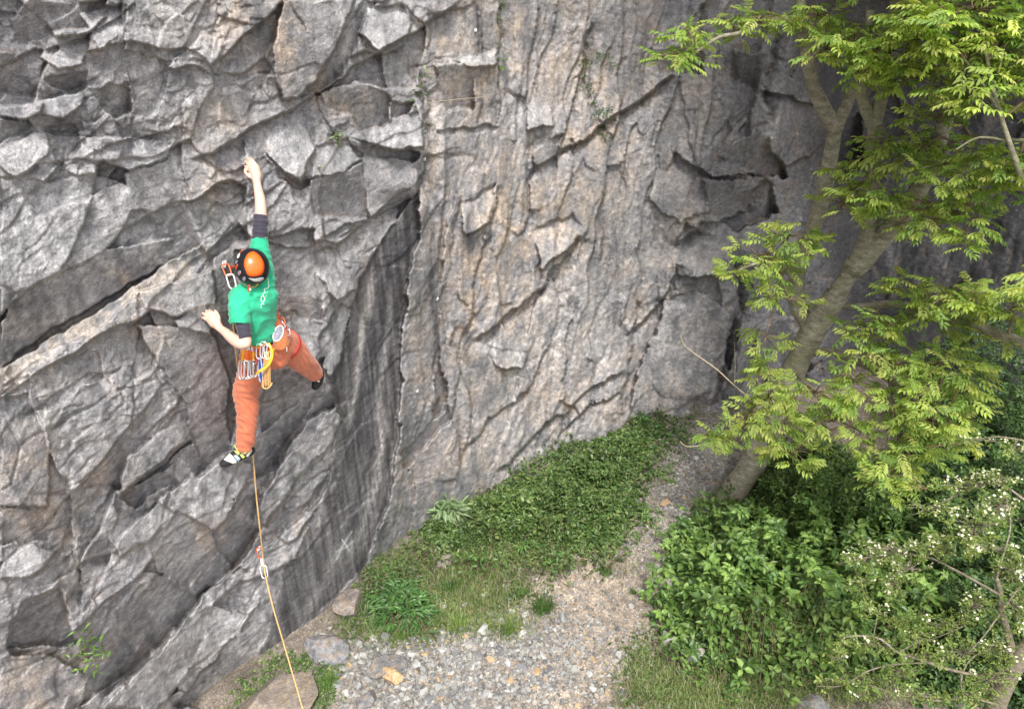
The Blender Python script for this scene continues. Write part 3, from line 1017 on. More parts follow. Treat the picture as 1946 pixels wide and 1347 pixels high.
# what lies between them
n = 15000
u, v = sample_px(SCREE + [(1130,1200,160,160,.35),(1060,1100,140,60,.2)], n, r4)
P = np.array([G(a, b) for a, b in zip(u, v)])
sz = .014 + .045 * r4.random(n) ** 2.6
big = (np.abs(u - 900) < 330) & (v > 1180)
sz = np.where(big, sz * 1.25, sz)
kindi = r4.integers(0, 7, n)
colk = r4.choice(7, n, p=PALW)
parts, cols = [], []
for k in range(7):
    mk = kindi == k
    m = rot_mats(r4.random(mk.sum()) * 6.28, r4.normal(size=mk.sum()) * .35, r4.normal(size=mk.sum()) * .35, sz[mk])
    L = P[mk].copy()
    L[:, 2] = gz_at(L[:, 0], L[:, 1]) + sz[mk] * .15
    parts.append(instances(TEMPL[k][0], TEMPL[k][1], m, L))
    cols.append(np.repeat(PAL[colk[mk]] * (.8 + .4 * r4.random(mk.sum()))[:, None], len(TEMPL[k][0]), 0))
V, F = join_arrays(parts)
o = mesh_obj('gravel', np_mesh('gravel', V, F, np.vstack(cols)), M_GRAVEL)
tag(o, 'pale limestone gravel scattered over the trodden ground', kind='stuff')


def boulder(name, u, v, size, seed, col, label, cat='boulder', sink=.3, dirt=(.22, .17, .12), rz=0.0, dz=0.0):
    bm = bmesh.new()
    bmesh.ops.create_icosphere(bm, subdivisions=4, radius=.5)
    r = np.random.default_rng(seed)
    cuts = [(d / np.linalg.norm(d), .24 + .17 * r.random()) for d in r.normal(size=(11, 3))]
    for vt in bm.verts:
        p = np.array(vt.co)
        for d, lim in cuts:
            e = p @ d - lim
            if e > 0:
                p = p - d * e * .985
        vt.co = p
    Vv = np.array([a.co[:] for a in bm.verts])
    n1 = perlin(Vv[:, 0] * 5 + seed, Vv[:, 1] * 5 + Vv[:, 2] * 4, 310)
    n2 = perlin(Vv[:, 0] * 14 + seed, Vv[:, 1] * 14 + Vv[:, 2] * 11, 311)
    Vv = Vv * (1 + .05 * n1 + .03 * n2)[:, None] * np.array(size)
    F = np.array([[a.index for a in f.verts] for f in bm.faces])
    bm.free()
    c = np.array(col) * (1 + .3 * n1 + .2 * n2)[:, None]
    k = smooth(n1 + .4 * n2, .05, .5)[:, None] * .7
    c = c * (1 - k) + np.array(dirt) * k
    me = np_mesh(name, Vv, F, np.clip(c, .02, .7), False)
    me.materials.append(M_ROCK)
    o = bpy.data.objects.new(name, me)
    COL.objects.link(o)
    p = G(u, v, size[2] * .4)
    o.location = (p[0], p[1], float(gz_at(p[0], p[1])) + size[2] * (.5 - sink) + dz)
    o.rotation_euler = (0, 0, rz)
    return tag(o, label, cat)


boulder('boulder', 520, 1310, (.98, .68, .40), 1, (.22, .185, .155), 'large flat tan boulder where the rope leaves the bottom of the picture', rz=.4, sink=.42)
boulder('boulder', 618, 1222, (.50, .36, .32), 2, (.20, .20, .21), 'grey angular boulder wedged under the slab foot beside the large tan boulder', rz=-.5)
boulder('boulder', 662, 1140, (.45, .34, .26), 3, (.19, .165, .15), 'brownish boulder against the cliff foot left of the nettle clump', rz=.9)
boulder('boulder', 735, 1265, (.40, .30, .20), 4, (.17, .165, .165), 'half buried dark grey rock at the upper left edge of the scree', rz=.2, sink=.35)
boulder('boulder', 742, 1284, (.28, .19, .14), 5, (.46, .31, .17), 'orange tan rock with a small green plant on it in the scree', sink=.15, rz=-.4)
boulder('boulder', 1268, 1206, (.20, .16, .13), 6, (.50, .48, .46), 'pale white stone at the right edge of the path beside the bramble bush', cat='stone', sink=.2)
boulder('boulder', 1322, 1242, (.26, .24, .16), 7, (.34, .32, .31), 'pale grey stone half under the lower left leaves of the bramble bush', cat='stone', sink=.2)
boulder('boulder', 1545, 1340, (.30, .22, .14), 8, (.20, .20, .20), 'flat grey stone in the grass at the bottom edge', cat='stone')
boulder('boulder', 1275, 1105, (.26, .2, .12), 9, (.26, .24, .23), 'low grey rock half sunk at the path edge left of the bushes', cat='stone', rz=.3)
boulder('boulder', 700, 1330, (.26, .22, .14), 10, (.17, .165, .17), 'dark grey rock at the bottom left of the scree', cat='stone', rz=1.3)
boulder('boulder', 790, 1130, (.30, .24, .14), 12, (.24, .22, .21), 'grey brown rock in the grass above the nettle clump', cat='stone', rz=.3)
boulder('boulder', 850, 1055, (.30, .22, .14), 13, (.24, .215, .20), 'low brown rock in front of the ivy at the silver leaved shrub', cat='stone', rz=.7)
# ================================================================== PLANTS
def leaf_mat(name, sat=1.0, trans=.35, rough=.45, vcol=True, rnd=.25):
    m, nt, b = mat_new(name)
    at = N(nt, 'ShaderNodeVertexColor', layer_name='Col')
    oi = N(nt, 'ShaderNodeObjectInfo')
    tc = N(nt, 'ShaderNodeTexCoord')
    no = N(nt, 'ShaderNodeTexNoise', Scale=1.7, Detail=3.0)
    geo = N(nt, 'ShaderNodeNewGeometry')
    nt.links.new(geo.outputs['Position'], no.inputs['Vector'])
    c = mix(nt, 1.0, at.outputs['Color'], ramp(nt, oi.outputs['Random'], [(0, 1 - rnd), (1, 1 + rnd)]), 'MULTIPLY')
    c = mix(nt, 1.0, c, ramp(nt, no.outputs['Fac'], [(.3, .78), (.7, 1.22)]), 'MULTIPLY')
    nt.links.new(c, b.inputs['Base Color'])
    b.inputs['Roughness'].default_value = rough
    b.inputs['Specular IOR Level'].default_value = .4
    tr = N(nt, 'ShaderNodeBsdfTranslucent')
    c2 = mix(nt, 1.0, c, (1.25, 1.3, .55), 'MULTIPLY')
    nt.links.new(c2, tr.inputs['Color'])
    mx = N(nt, 'ShaderNodeMixShader')
    mx.inputs[0].default_value = trans
    nt.links.new(b.outputs[0], mx.inputs[1])
    nt.links.new(tr.outputs[0], mx.inputs[2])
    nt.links.new(mx.outputs[0], nt.nodes['Material Output'].inputs['Surface'])
    return m


M_ASH = leaf_mat('ash_leaf', trans=.48)
M_LEAF = leaf_mat('leaf_green', trans=.22, rough=.4)
M_PETAL = leaf_mat('petal', trans=.3, rough=.6, rnd=.05)


def blade(L, Wd, fold=.12, curl=.15, base=.0):
    """leaf along +Y: 7 points, 3 quads"""
    V = np.array([(0, 0, 0), (Wd * .42, L * .30, fold * Wd), (Wd * .36, L * .68, fold * Wd - curl * L * .45), (0, L, -curl * L),
                  (-Wd * .36, L * .68, fold * Wd - curl * L * .45), (-Wd * .42, L * .30, fold * Wd), (0, L * .45, -.12 * curl * L)])
    V[:, 1] += base
    F = np.array([(0, 1, 6, 5), (1, 2, 3, 6), (5, 6, 3, 4)])
    return V, F


def rotz(V, a):
    c, s = math.cos(a), math.sin(a)
    return V @ np.array([[c, s, 0], [-s, c, 0], [0, 0, 1]])


def rotx(V, a):
    c, s = math.cos(a), math.sin(a)
    return V @ np.array([[1, 0, 0], [0, c, s], [0, -s, c]])


def roty(V, a):
    c, s = math.cos(a), math.sin(a)
    return V @ np.array([[c, 0, -s], [0, 1, 0], [s, 0, c]])


def ash_leaf(seed):
    """pinnate leaf 1 long: nine or eleven leaflets on an arching stalk"""
    r = np.random.default_rng(seed)
    pairs = 4 + seed % 2
    droop = .35 + .3 * r.random()
    parts, cols = [], []

    def arch(y):
        return np.array([.04 * math.sin(y * 3 + seed), y, -droop * y * y * .55])
    ys = np.linspace(.26, .86, pairs)
    for i, y in enumerate(ys):
        for s in (-1, 1):
            L = (.31 + .07 * r.random()) * (1.0 if 0 < i < pairs - 1 else .88)
            V, F = blade(L, L * .47, fold=.18, curl=.18 + .15 * r.random())
            V = roty(V, s * (.25 + .2 * r.random()))
            V = rotz(V, -s * (1.02 + .12 * r.normal() - .25 * y))
            V = rotx(V, -.25 - droop * y * .6)
            parts.append((V + arch(y), F))
            g = .85 + .3 * r.random()
            cols.append(np.repeat([[g]], 7, 0))
    V, F = blade(.30, .14, fold=.25, curl=.3)
    V = rotx(V, -droop * .9)
    parts.append((V + arch(.92), F)); cols.append(np.repeat([[1.0]], 7, 0))
    for y0, y1 in ((0, .35), (.35, .65), (.65, .93)):
        a, b2 = arch(y0), arch(y1)
        w_ = np.array([.008, 0, 0])
        parts.append((np.array([a - w_, a + w_, b2 + w_, b2 - w_]), np.array([(0, 1, 2, 3)])))
        cols.append(np.repeat([[.9]], 4, 0))
    V, F = join_arrays(parts)
    return V, F, np.vstack(cols)


ASH = [ash_leaf(i) for i in range(6)]
ASH_TINT = [np.array(c) for c in ((.36, .47, .10), (.27, .40, .085), (.43, .53, .13), (.38, .49, .11), (.21, .33, .075), (.47, .52, .14))]


def scatter(templates, tints, pos, mats, r, darken=None):
    """templates [(V,F,col)], joined with random template and tint per copy"""
    n = len(pos)
    kt = r.integers(0, len(templates), n)
    parts, cols = [], []
    ti = r.integers(0, len(tints), n)
    T = np.array(tints)
    for k, (V, F, c) in enumerate(templates):
        mk = kt == k
        if not mk.any():
            continue
        parts.append(instances(V, F, mats[mk], pos[mk]))
        tt = T[ti[mk]] * (.85 + .3 * r.random(mk.sum()))[:, None]
        if darken is not None:
            tt = tt * darken[mk][:, None]
        cc = tt[:, None, :] * c[None, :, :]
        cols.append(cc.reshape(-1, 3))
    V, F = join_arrays(parts)
    return V, F, np.vstack(cols)


def bark_mat(name, a, b_, c_, scale=9):
    m, nt, b = mat_new(name)
    tc = N(nt, 'ShaderNodeTexCoord')
    mp = N(nt, 'ShaderNodeMapping')
    mp.inputs['Scale'].default_value = (1, 1, 2.4)
    nt.links.new(tc.outputs['Object'], mp.inputs['Vector'])
    n1 = N(nt, 'ShaderNodeTexNoise', Scale=scale, Detail=7.0, Roughness=.65)
    n2 = N(nt, 'ShaderNodeTexNoise', Scale=2.3, Detail=3.0)
    n3 = N(nt, 'ShaderNodeTexNoise', Scale=scale * 5, Detail=4.0)
    nt.links.new(mp.outputs[0], n1.inputs['Vector'])
    nt.links.new(tc.outputs['Object'], n2.inputs['Vector'])
    nt.links.new(mp.outputs[0], n3.inputs['Vector'])
    c = ramp(nt, n1.outputs['Fac'], [(.3, a), (.52, b_), (.72, c_)])
    c = mix(nt, ramp(nt, n2.outputs['Fac'], [(.45, 0.0), (.7, .55)]), c, (.15, .16, .08))
    c = mix(nt, 1.0, c, ramp(nt, n3.outputs['Fac'], [(.3, .7), (.7, 1.3)]), 'MULTIPLY')
    nt.links.new(c, b.inputs['Base Color'])
    b.inputs['Roughness'].default_value = .85
    bp = N(nt, 'ShaderNodeBump', Strength=.8, Distance=.012)
    nt.links.new(n1.outputs['Fac'], bp.inputs['Height'])
    b2 = N(nt, 'ShaderNodeBump', Strength=.6, Distance=.004)
    nt.links.new(n3.outputs['Fac'], b2.inputs['Height'])
    nt.links.new(bp.outputs[0], b2.inputs['Normal'])
    nt.links.new(b2.outputs[0], b.inputs['Normal'])
    return m


M_BARK = bark_mat('ash_bark', (.13, .115, .085), (.27, .245, .185), (.42, .395, .32))
M_BARK2 = bark_mat('hawthorn_bark', (.11, .085, .06), (.20, .165, .125), (.30, .265, .215), 14)
M_TWIG = simple_mat('twig', (.17, .125, .07), .8, var=.4, scale=14)
M_DRY = simple_mat('dry_stem', (.42, .36, .24), .8, var=.25, scale=20)


def limb(name, pts, r0, r1, mat, parent, seg=12, n=28, lumps=.06, seed=0, power=1.0):
    W3 = spline([W(*p) for p in pts], n)
    t = np.linspace(0, 1, n)
    rad = (r0 + (r1 - r0) * t ** power) * (1 + lumps * perlin(t * 9 + seed, t * 0 + seed * 1.7, 400) * 2)
    V, F = tube_arrays(W3, rad, seg)
    V = V + (np.repeat(rad, seg)[:, None] * .10 * perlin(V[:len(W3) * seg, 0] * 9, V[:len(W3) * seg, 2] * 9, 401)[:, None] * np.ones(3)
             if False else 0)
    me = np_mesh(name, V, F, None, True)
    o = mesh_obj(name, me, mat, parent)
    return o, W3, rad


# ------------------------------------------------------------------ THE ASH
base_p = G(1372, 968)
ash = empty('ash_tree', (base_p[0], base_p[1], float(gz_at(base_p[0], base_p[1]))))
tag(ash, 'multi stemmed ash tree with bright yellow green pinnate leaves leaning over the path', 'tree')
LIMBS = [
 ('trunk', [(1366,985,9.66),(1385,945,9.5),(1428,885,9.3),(1470,790,9.05),(1508,705,8.8),(1542,635,8.55),(1590,560,8.3)], .165, .125, 18),
 ('limb', [(1575,585,8.38),(1605,535,8.2),(1640,472,7.95),(1655,410,7.8),(1657,330,7.5),(1662,245,7.2),(1682,150,6.95),(1692,60,6.7),(1715,-60,6.3)], .10, .04, 14),
 ('limb', [(1548,628,8.55),(1520,590,8.6),(1513,530,8.5),(1540,450,8.3),(1562,380,8.1),(1578,300,7.9),(1588,235,7.75)], .095, .074, 14),
 ('limb', [(1590,250,7.78),(1565,205,7.65),(1545,160,7.5),(1532,90,7.3),(1522,20,7.1),(1515,-60,6.9)], .075, .05, 12),
 ('branch', [(1588,240,7.76),(1606,205,7.65),(1625,165,7.5),(1652,125,7.3),(1690,70,7.0)], .07, .03, 10),
 ('branch', [(1664,250,7.22),(1645,205,7.1),(1637,165,7.0),(1645,90,6.85),(1655,20,6.7)], .058, .035, 10),
 ('limb', [(1618,515,8.1),(1665,462,7.9),(1715,410,7.6),(1760,330,7.25),(1795,230,6.9),(1820,130,6.6),(1835,40,6.3)], .12, .045, 12),
 ('branch', [(1528,55,7.2),(1485,40,7.1),(1445,45,7.05),(1410,62,7.0),(1365,72,6.9),(1330,95,6.85),(1300,115,6.8)], .028, .009, 8),
 ('branch', [(1590,582,8.35),(1640,582,8.15),(1700,578,7.85),(1760,592,7.5),(1850,618,6.95),(1950,655,6.4),(2060,705,6.0)], .034, .05, 10),
 ('branch', [(1545,668,8.6),(1580,668,8.4),(1630,688,8.05),(1690,720,7.6),(1745,765,7.2),(1800,790,6.9)], .05, .015, 8),
 ('branch', [(1690,720,7.6),(1700,780,7.35),(1685,850,7.1),(1690,905,6.9)], .022, .01, 8),
 ('branch', [(1480,760,8.95),(1440,775,8.6),(1400,815,8.3),(1350,832,8.1)], .03, .01, 8),
 ('branch', [(1508,700,8.8),(1560,760,8.2),(1600,800,7.8),(1650,825,7.4)], .03, .01, 8),
 ('branch', [(1513,540,8.5),(1480,500,8.1),(1440,500,7.8),(1400,515,7.6)], .03, .01, 8),
 ('branch', [(1715,410,7.6),(1770,400,7.1),(1830,405,6.6),(1880,420,6.3)], .025, .01, 8),
 ('branch', [(1760,330,7.25),(1820,265,6.8),(1900,265,6.3),(1960,270,6.1)], .024, .012, 8),
 ('branch', [(2060,705,6.0),(2010,520,5.9),(1950,360,5.8),(1908,240,5.75),(1885,160,5.7),(1872,90,5.6)], .026, .012, 8),
 ('branch', [(1895,205,5.72),(1862,150,5.7),(1832,112,5.7)], .010, .005, 6),
 ('branch', [(1918,268,5.77),(1860,262,5.9),(1815,285,6.0)], .012, .006, 6),
]
SK = []
for i, (nm, pts, r0, r1, sg) in enumerate(LIMBS):
    o, w3, rad = limb(nm, pts, r0, r1, M_BARK, ash, seg=sg, seed=i)
    for q, rr in zip(w3, rad):
        SK.append((q[0], q[1], q[2]))
SK = np.array(SK)
CROWN = [(1520,-70,60,40,6.9),(1600,-60,70,40,6.8),(1700,-70,80,50,6.4),(1800,-80,90,50,6.0),(1900,-60,90,50,5.7),(2010,40,70,70,5.7),(2020,180,60,60,5.7),(2010,330,60,60,5.9),(2010,560,60,50,6.1),(1850,-150,90,50,6.0),(1680,-140,80,40,6.5),(2080,650,50,50,6.0),(1300,60,34,26,6.8),(1275,110,30,34,6.8),(1322,105,28,30,6.85),(1440,42,64,30,7.0),(1395,60,30,22,7.0),(1555,30,50,38,6.9),(1570,95,52,32,6.85),(1620,85,60,34,6.7),
 (1690,95,60,42,6.45),(1650,140,44,26,6.7),(1740,20,70,40,6.1),(1850,20,90,44,5.8),(1910,80,60,60,5.75),(1840,100,70,50,5.9),(1770,80,60,50,6.1),(1740,150,50,34,6.4),
 (1860,190,40,30,5.8),(1800,170,50,34,6.1),(1930,170,30,50,5.9),(1690,130,50,26,6.6),
 (1690,280,52,24,6.9),(1745,290,60,34,6.8),(1660,315,28,22,7.1),(1800,320,60,34,6.6),(1870,300,60,34,6.4),(1925,330,40,44,6.2),(1850,355,50,24,6.5),(1780,225,50,22,6.6),
 (1605,340,40,32,7.3),(1598,395,34,36,7.3),(1660,380,42,26,7.0),(1710,395,50,26,6.9),(1770,420,60,26,6.7),(1840,395,52,26,6.5),(1870,430,30,20,6.4),(1825,460,30,14,6.5),(1700,430,30,18,6.95),
 (1500,450,60,26,7.6),(1440,485,46,26,7.7),(1400,510,30,22,7.65),(1528,462,30,26,7.6),(1485,520,50,26,7.7),(1455,560,36,22,7.8),(1500,570,40,16,7.8),
 (1740,550,44,34,7.2),(1800,565,60,40,6.9),(1870,560,52,32,6.7),(1925,585,30,34,6.5),(1760,610,60,18,7.2),(1690,615,46,20,7.3),(1890,640,50,16,6.6),
 (1455,640,34,30,8.1),(1445,700,26,28,8.1),(1462,712,30,20,8.0),(1648,622,36,20,7.8),(1650,640,50,24,7.5),(1640,680,54,26,7.4),(1618,722,36,22,7.6),
 (1700,695,44,30,7.2),(1790,690,50,34,6.9),(1830,720,34,34,6.8),(1780,740,44,24,6.9),
 (1550,745,60,28,7.6),(1640,755,60,26,7.3),(1460,755,50,24,7.9),(1420,800,44,26,8.0),(1400,840,40,20,8.0),(1340,828,24,14,8.1),(1480,810,60,28,7.8),(1500,860,52,24,7.6),
 (1580,800,44,20,7.5),(1700,800,50,30,7.1),(1770,800,60,34,6.9),(1840,780,34,34,6.8),(1800,850,54,26,6.85),(1660,850,40,26,7.1),(1700,895,50,22,6.95),(1680,925,36,14,6.95),(1760,930,40,14,6.9),(1730,865,40,20,7.0)]
r5 = np.random.default_rng(55)
lp, lm_, tw = [], [], []
for (cu, cv, ru, rv, cd) in CROWN:
    cen = W(cu, cv, cd)
    near = SK[np.argmin(((SK - cen) ** 2).sum(1))]
    ctrl = (near + cen) / 2 + np.array([0, 0, .08])
    if np.linalg.norm(near - cen) > .15:
        tw.append(tube_arrays(spline([near, ctrl, cen], 8), np.linspace(.013, .006, 8), 5))
    nt_ = max(4, int(ru * rv / 118))
    for k in range(nt_):
        a, q = r5.random() * 6.283, math.sqrt(r5.random())
        tip = W(cu + ru * q * math.cos(a), cv + rv * q * math.sin(a), cd + r5.normal() * .16)
        tw.append(tube_arrays(spline([cen, (cen + tip) / 2 + np.array([0, 0, .03]), tip], 5), np.linspace(.006, .003, 5), 4))
        out = math.atan2(tip[0] - cen[0], tip[1] - cen[1])
        for j in range(r5.integers(3, 5)):
            yaw = -(out + (r5.random() - .5) * 4.2)
            lp.append(tip + r5.normal(size=3) * .012)
            lm_.append((yaw, .20 + .34 * r5.normal(), .30 * r5.normal(), .125 + .075 * r5.random()))
lp = np.array(lp); lm_ = np.array(lm_)
MM = rot_mats(lm_[:, 0], lm_[:, 1], lm_[:, 2], lm_[:, 3])
ppx = np.array([PX(p) for p in lp])
inside = (ppx[:, 0] > -10) & (ppx[:, 0] < 1950) & (ppx[:, 1] > -10)
order = np.argsort(ppx[:, 2] / lm_[:, 3] + 1000 * (~inside))
own = order[:300]
rest = order[300:]
ash_mes = []
for k in range(6):
    V, F, c = ASH[k]
    me = np_mesh('ash_leaf', V, F, ASH_TINT[k][None, :] * c)
    me.materials.append(M_ASH)
    ash_mes.append(me)
inv = Matrix.Translation(-ash.location)
for i in own:
    o = bpy.data.objects.new('leaf', ash_mes[int(r5.integers(6))])
    COL.objects.link(o)
    o.parent = ash
    o.matrix_parent_inverse = inv
    m4 = Matrix([list(MM[i][a]) + [lp[i][a]] for a in range(3)] + [[0, 0, 0, 1]])
    o.matrix_basis = m4
V, F, cc = scatter(ASH, ASH_TINT, lp[rest], MM[rest], r5)
o = mesh_obj('foliage', np_mesh('foliage', V, F, cc), M_ASH, ash)
tag(o, kind='stuff')
V, F = join_arrays(tw)
o = mesh_obj('twigs', np_mesh('twigs', V, F, None, True), M_TWIG, ash)
tag(o, kind='stuff')
print('ash leaves', len(lp))

# ------------------------------------------------------------------ LEAFY COVER
def one_leaf(L, wd, fold=.2, curl=.2, base=0.0):
    V, F = blade(L, wd, fold, curl, base)
    c = np.array([[1.0], [1.0], [.95], [.9], [.95], [1.0], [1.12]])
    return V, F, c


def whorl(n, L, wd, lift=.3, seed=0, pairs=False):
    """leaves round a shoot tip"""
    r = np.random.default_rng(seed)
    parts, cols = [], []
    for i in range(n):
        s = .7 + .5 * r.random()
        V, F, c = one_leaf(L * s, wd * s, .18, .25, base=.12 * L)
        V = rotx(V, lift * (1 + .6 * r.normal()))
        V = rotz(V, i * 2.4 + .4 * r.normal())
        V = V + np.array([0, 0, -.10 * L * i])
        parts.append((V, F)); cols.append(c * (.85 + .3 * r.random()))
    V, F = join_arrays(parts)
    return V, F, np.vstack(cols)


def poly_points(poly, n, r):
    P = np.array(poly, float)
    out = []
    x0, y0 = P.min(0); x1, y1 = P.max(0)
    while len(out) < n:
        u = x0 + (x1 - x0) * r.random(n * 2); v = y0 + (y1 - y0) * r.random(n * 2)
        m = in_poly(u, v, poly)
        out += list(zip(u[m], v[m]))
    return np.array(out[:n])


def cover(name, poly, n, hmax, templates, tints, size, label, cat=None, stuff=False, seed=1, own=0, tiltsd=.45, mat=None, hum=1.5, group=None, stems=True, ragged=18, edge=45):
    """a low leafy mass filling a patch of ground"""
    r = np.random.default_rng(seed)
    uv = poly_points(poly, n, r) + r.normal(size=(n, 2)) * ragged * .5
    # ground position taken under the plant's middle height
    P0 = np.array([G(a, b, hmax * .5) for a, b in uv])
    hm = hmax * np.clip(.62 + .75 * fbm(P0[:, 0] * hum, P0[:, 1] * hum, 3, seed + 500), .15, 1.25)
    ed = np.min([line_dist(uv[:, 0], uv[:, 1], [poly[i], poly[(i + 1) % len(poly)]])[0] for i in range(len(poly))], axis=0)
    hm = hm * (.18 + .82 * smooth(ed, 0, edge))
    P0 = np.array([G(a, b, h * .6) for (a, b), h in zip(uv, hm)])
    t = 1 - r.random(n) ** 1.35 * .95
    z = hm * t
    P = P0.copy()
    P[:, 2] = gz_at(P0[:, 0], P0[:, 1]) + z
    # stay out of the rock
    px = np.array([PX(p) for p in P])
    ok = np.array([wall_d(a, b) > d - .02 for a, b, d in px])
    P, t = P[ok], t[ok]
    n = len(P)
    M = rot_mats(r.random(n) * 6.283, r.normal(size=n) * tiltsd, r.normal(size=n) * tiltsd, size * (.65 + .6 * r.random(n)))
    if stuff:
        V, F, c = scatter(templates, tints, P, M, r)
        o = mesh_obj(name, np_mesh(name, V, F, c), mat or M_LEAF)
        return tag(o, label, kind='stuff')
    cen = P.mean(0)
    root = empty(name, (cen[0], cen[1], float(gz_at(cen[0], cen[1]))))
    tag(root, label, cat, group)
    d = np.array([PX(p)[2] for p in P])
    vis = np.array([(0 < PX(p)[0] < 1946) and (PX(p)[1] < 1347) for p in P])
    order = np.argsort(d * (1.15 - .15 * t) + 100 * (~vis) + (t < .8) * 3)
    if own:
        mes = []
        for k, (V, F, c) in enumerate(templates):
            me = np_mesh('leaf', V, F, np.array(tints[k % len(tints)])[None, :] * c)
            me.materials.append(mat or M_LEAF)
            mes.append(me)
        inv = Matrix.Translation(-root.location)
        for i in order[:own]:
            o = bpy.data.objects.new('leaf', mes[int(r.integers(len(mes)))])
            COL.objects.link(o)
            o.parent = root
            o.matrix_parent_inverse = inv
            o.matrix_basis = Matrix([list(M[i][a]) + [P[i][a]] for a in range(3)] + [[0, 0, 0, 1]])
    rest = order[own:]
    if len(rest):
        V, F, c = scatter(templates, tints, P[rest], M[rest], r)
        o = mesh_obj('foliage', np_mesh('foliage', V, F, c), mat or M_LEAF, root)
        tag(o, kind='stuff')
    if stems:
        tw = []
        for i in order[:min(len(order), 160)]:
            q = P[i]
            b0 = np.array([q[0] + r.normal() * .12, q[1] + r.normal() * .12, float(gz_at(q[0], q[1])) - .01])
            tw.append(tube_arrays(spline([b0, (b0 + q) / 2 + r.normal(size=3) * .03, q], 5), np.linspace(.0035, .0015, 5), 4))
        V, F = join_arrays(tw)
        o = mesh_obj('stems', np_mesh('stems', V, F, None, True), M_TWIG, root)
        tag(o, kind='stuff')
    return root


GREENS = [(.070, .125, .030), (.095, .16, .042), (.045, .085, .022), (.17, .22, .07), (.075, .135, .035), (.12, .18, .055)]
DEEP = [(.045, .085, .028), (.065, .115, .036), (.03, .062, .022), (.10, .16, .045)]
DOG = [(.105, .185, .042), (.08, .145, .036), (.17, .26, .065), (.055, .105, .028), (.12, .20, .045)]
IVY = [one_leaf(1, .62, .15, .15), one_leaf(1, .5, .2, .25), one_leaf(1, .75, .12, .1), whorl(3, .8, .5, .25, 3)]
ivy_poly = [(792,1000),(806,960),(850,975),(905,958),(960,925),(1010,905),(1062,880),(1105,845),(1185,800),(1230,805),(1290,808),(1335,800),(1300,822),(1245,845),(1205,895),(1200,950),(1190,1000),(1160,1030),(1110,1045),(1060,1050),(1000,1040),(930,1045),(860,1035),(800,1020)]
cover('ivy_bank', ivy_poly, 17000, .38, IVY, GREENS, .058, 'bank of small leaved ivy and bramble along the foot of the cliff', 'ivy', own=250, seed=3, hum=3.2, ragged=46, edge=50)
cover('weeds', [(650,1110),(700,1060),(790,1030),(840,1090),(870,1180),(800,1230),(720,1200),(650,1200),(640,1160)], 1700, .16, IVY, GREENS, .040, 'low green weeds growing between the rocks below the slab', stuff=True, seed=5)
cover('weeds', [(430,1347),(470,1290),(520,1240),(600,1230),(650,1260),(640,1347),(590,1347),(600,1270),(520,1270),(470,1347)], 1000, .10, IVY, GREENS, .036, 'small weeds round the tan boulder', stuff=True, seed=6)
cover('weeds', [(1180,1220),(1290,1170),(1320,1270),(1400,1347),(1180,1347)], 1100, .10, IVY, GREENS, .036, 'thin weeds and grass at the right edge of the path', stuff=True, seed=7)
cover('weeds', [(860,1060),(1100,1060),(1060,1110),(960,1180),(860,1200),(840,1100)], 800, .08, IVY, GREENS, .034, 'sparse green weeds in front of the ivy bank', stuff=True, seed=8)
NET = [whorl(6, 1, .36, .1, 21), whorl(7, 1, .4, .05, 22), whorl(5, 1, .36, .2, 23)]
cover('nettle_clump', [(700,1130),(740,1090),(790,1110),(825,1150),(815,1195),(760,1205),(715,1190)], 300, .42, NET, [(.085, .18, .05), (.10, .21, .055), (.07, .15, .042)], .085, 'dense clump of nettles with pointed leaves below the slab foot', 'nettles', own=140, seed=9, tiltsd=.25)
cover('nettle_clump', [(720,1075),(760,1070),(765,1100),(730,1110)], 50, .40, NET, [(.12, .23, .07), (.14, .25, .08)], .075, 'small pale green nettle shoot standing above the dense clump', 'nettles', own=30, seed=10, tiltsd=.25)
BUD = [whorl(6, 1, .30, -.1, 31), whorl(7, 1, .28, -.15, 32), whorl(5, 1, .32, .1, 33)]
cover('silver_shrub', [(815,950),(850,930),(895,945),(890,985),(860,1015),(825,1000),(805,970)], 120, .62, BUD, [(.22, .31, .15), (.26, .35, .18), (.18, .27, .12)], .12, 'buddleia with long grey green leaves against the cliff left of the ivy', 'shrub', own=60, seed=11, tiltsd=.35)
cover('silver_shrub', [(820,1010),(860,1000),(870,1040),(830,1050)], 26, .3, BUD, [(.19, .28, .13), (.15, .23, .10)], .085, 'low grey green seedling just below the buddleia', 'shrub', own=22, seed=12, tiltsd=.35)
cover('leafy_shrub', [(1195,815),(1225,800),(1250,810),(1245,850),(1205,850)], 60, .55, BUD, [(.06, .14, .04), (.08, .17, .045)], .095, 'dark green shrub poking up at the top of the ivy bank by the cliff', 'shrub', own=34, seed=13, tiltsd=.35)
cover('leafy_shrub', [(1090,1000),(1160,980),(1180,1030),(1110,1040)], 40, .35, BUD, [(.09, .19, .04), (.12, .23, .05)], .08, 'leafy plant with long leaves at the lower edge of the ivy bank', 'shrub', own=34, seed=14, tiltsd=.35)

r8 = np.random.default_rng(88)
for k, (a, b, lab) in enumerate([(1010,1040,'leafy weed with long leaves at the lower left edge of the ivy bank'),(1060,1065,'small leafy weed standing just below the ivy bank'),(1225,985,'leafy weed leaning over the path at the right edge of the ivy bank'),
                            (1255,905,'low leafy weed at the upper right edge of the ivy bank by the path'),(905,1060,'leafy weed in the grass in front of the buddleia'),(1290,1060,'small leafy weed at the left edge of the bramble bush'),(1150,945,'taller weed with pointed leaves in the middle of the ivy bank')]):
    q = 34
    cover('weed', [(a - q, b - 14), (a + q, b - 18), (a + q, b + 16), (a - q, b + 14)], 26, .30, BUD + NET, [(.10, .19, .045), (.14, .24, .06), (.08, .15, .04)], .07, lab, 'weed', own=22, seed=200 + k, tiltsd=.35, ragged=10, edge=20)
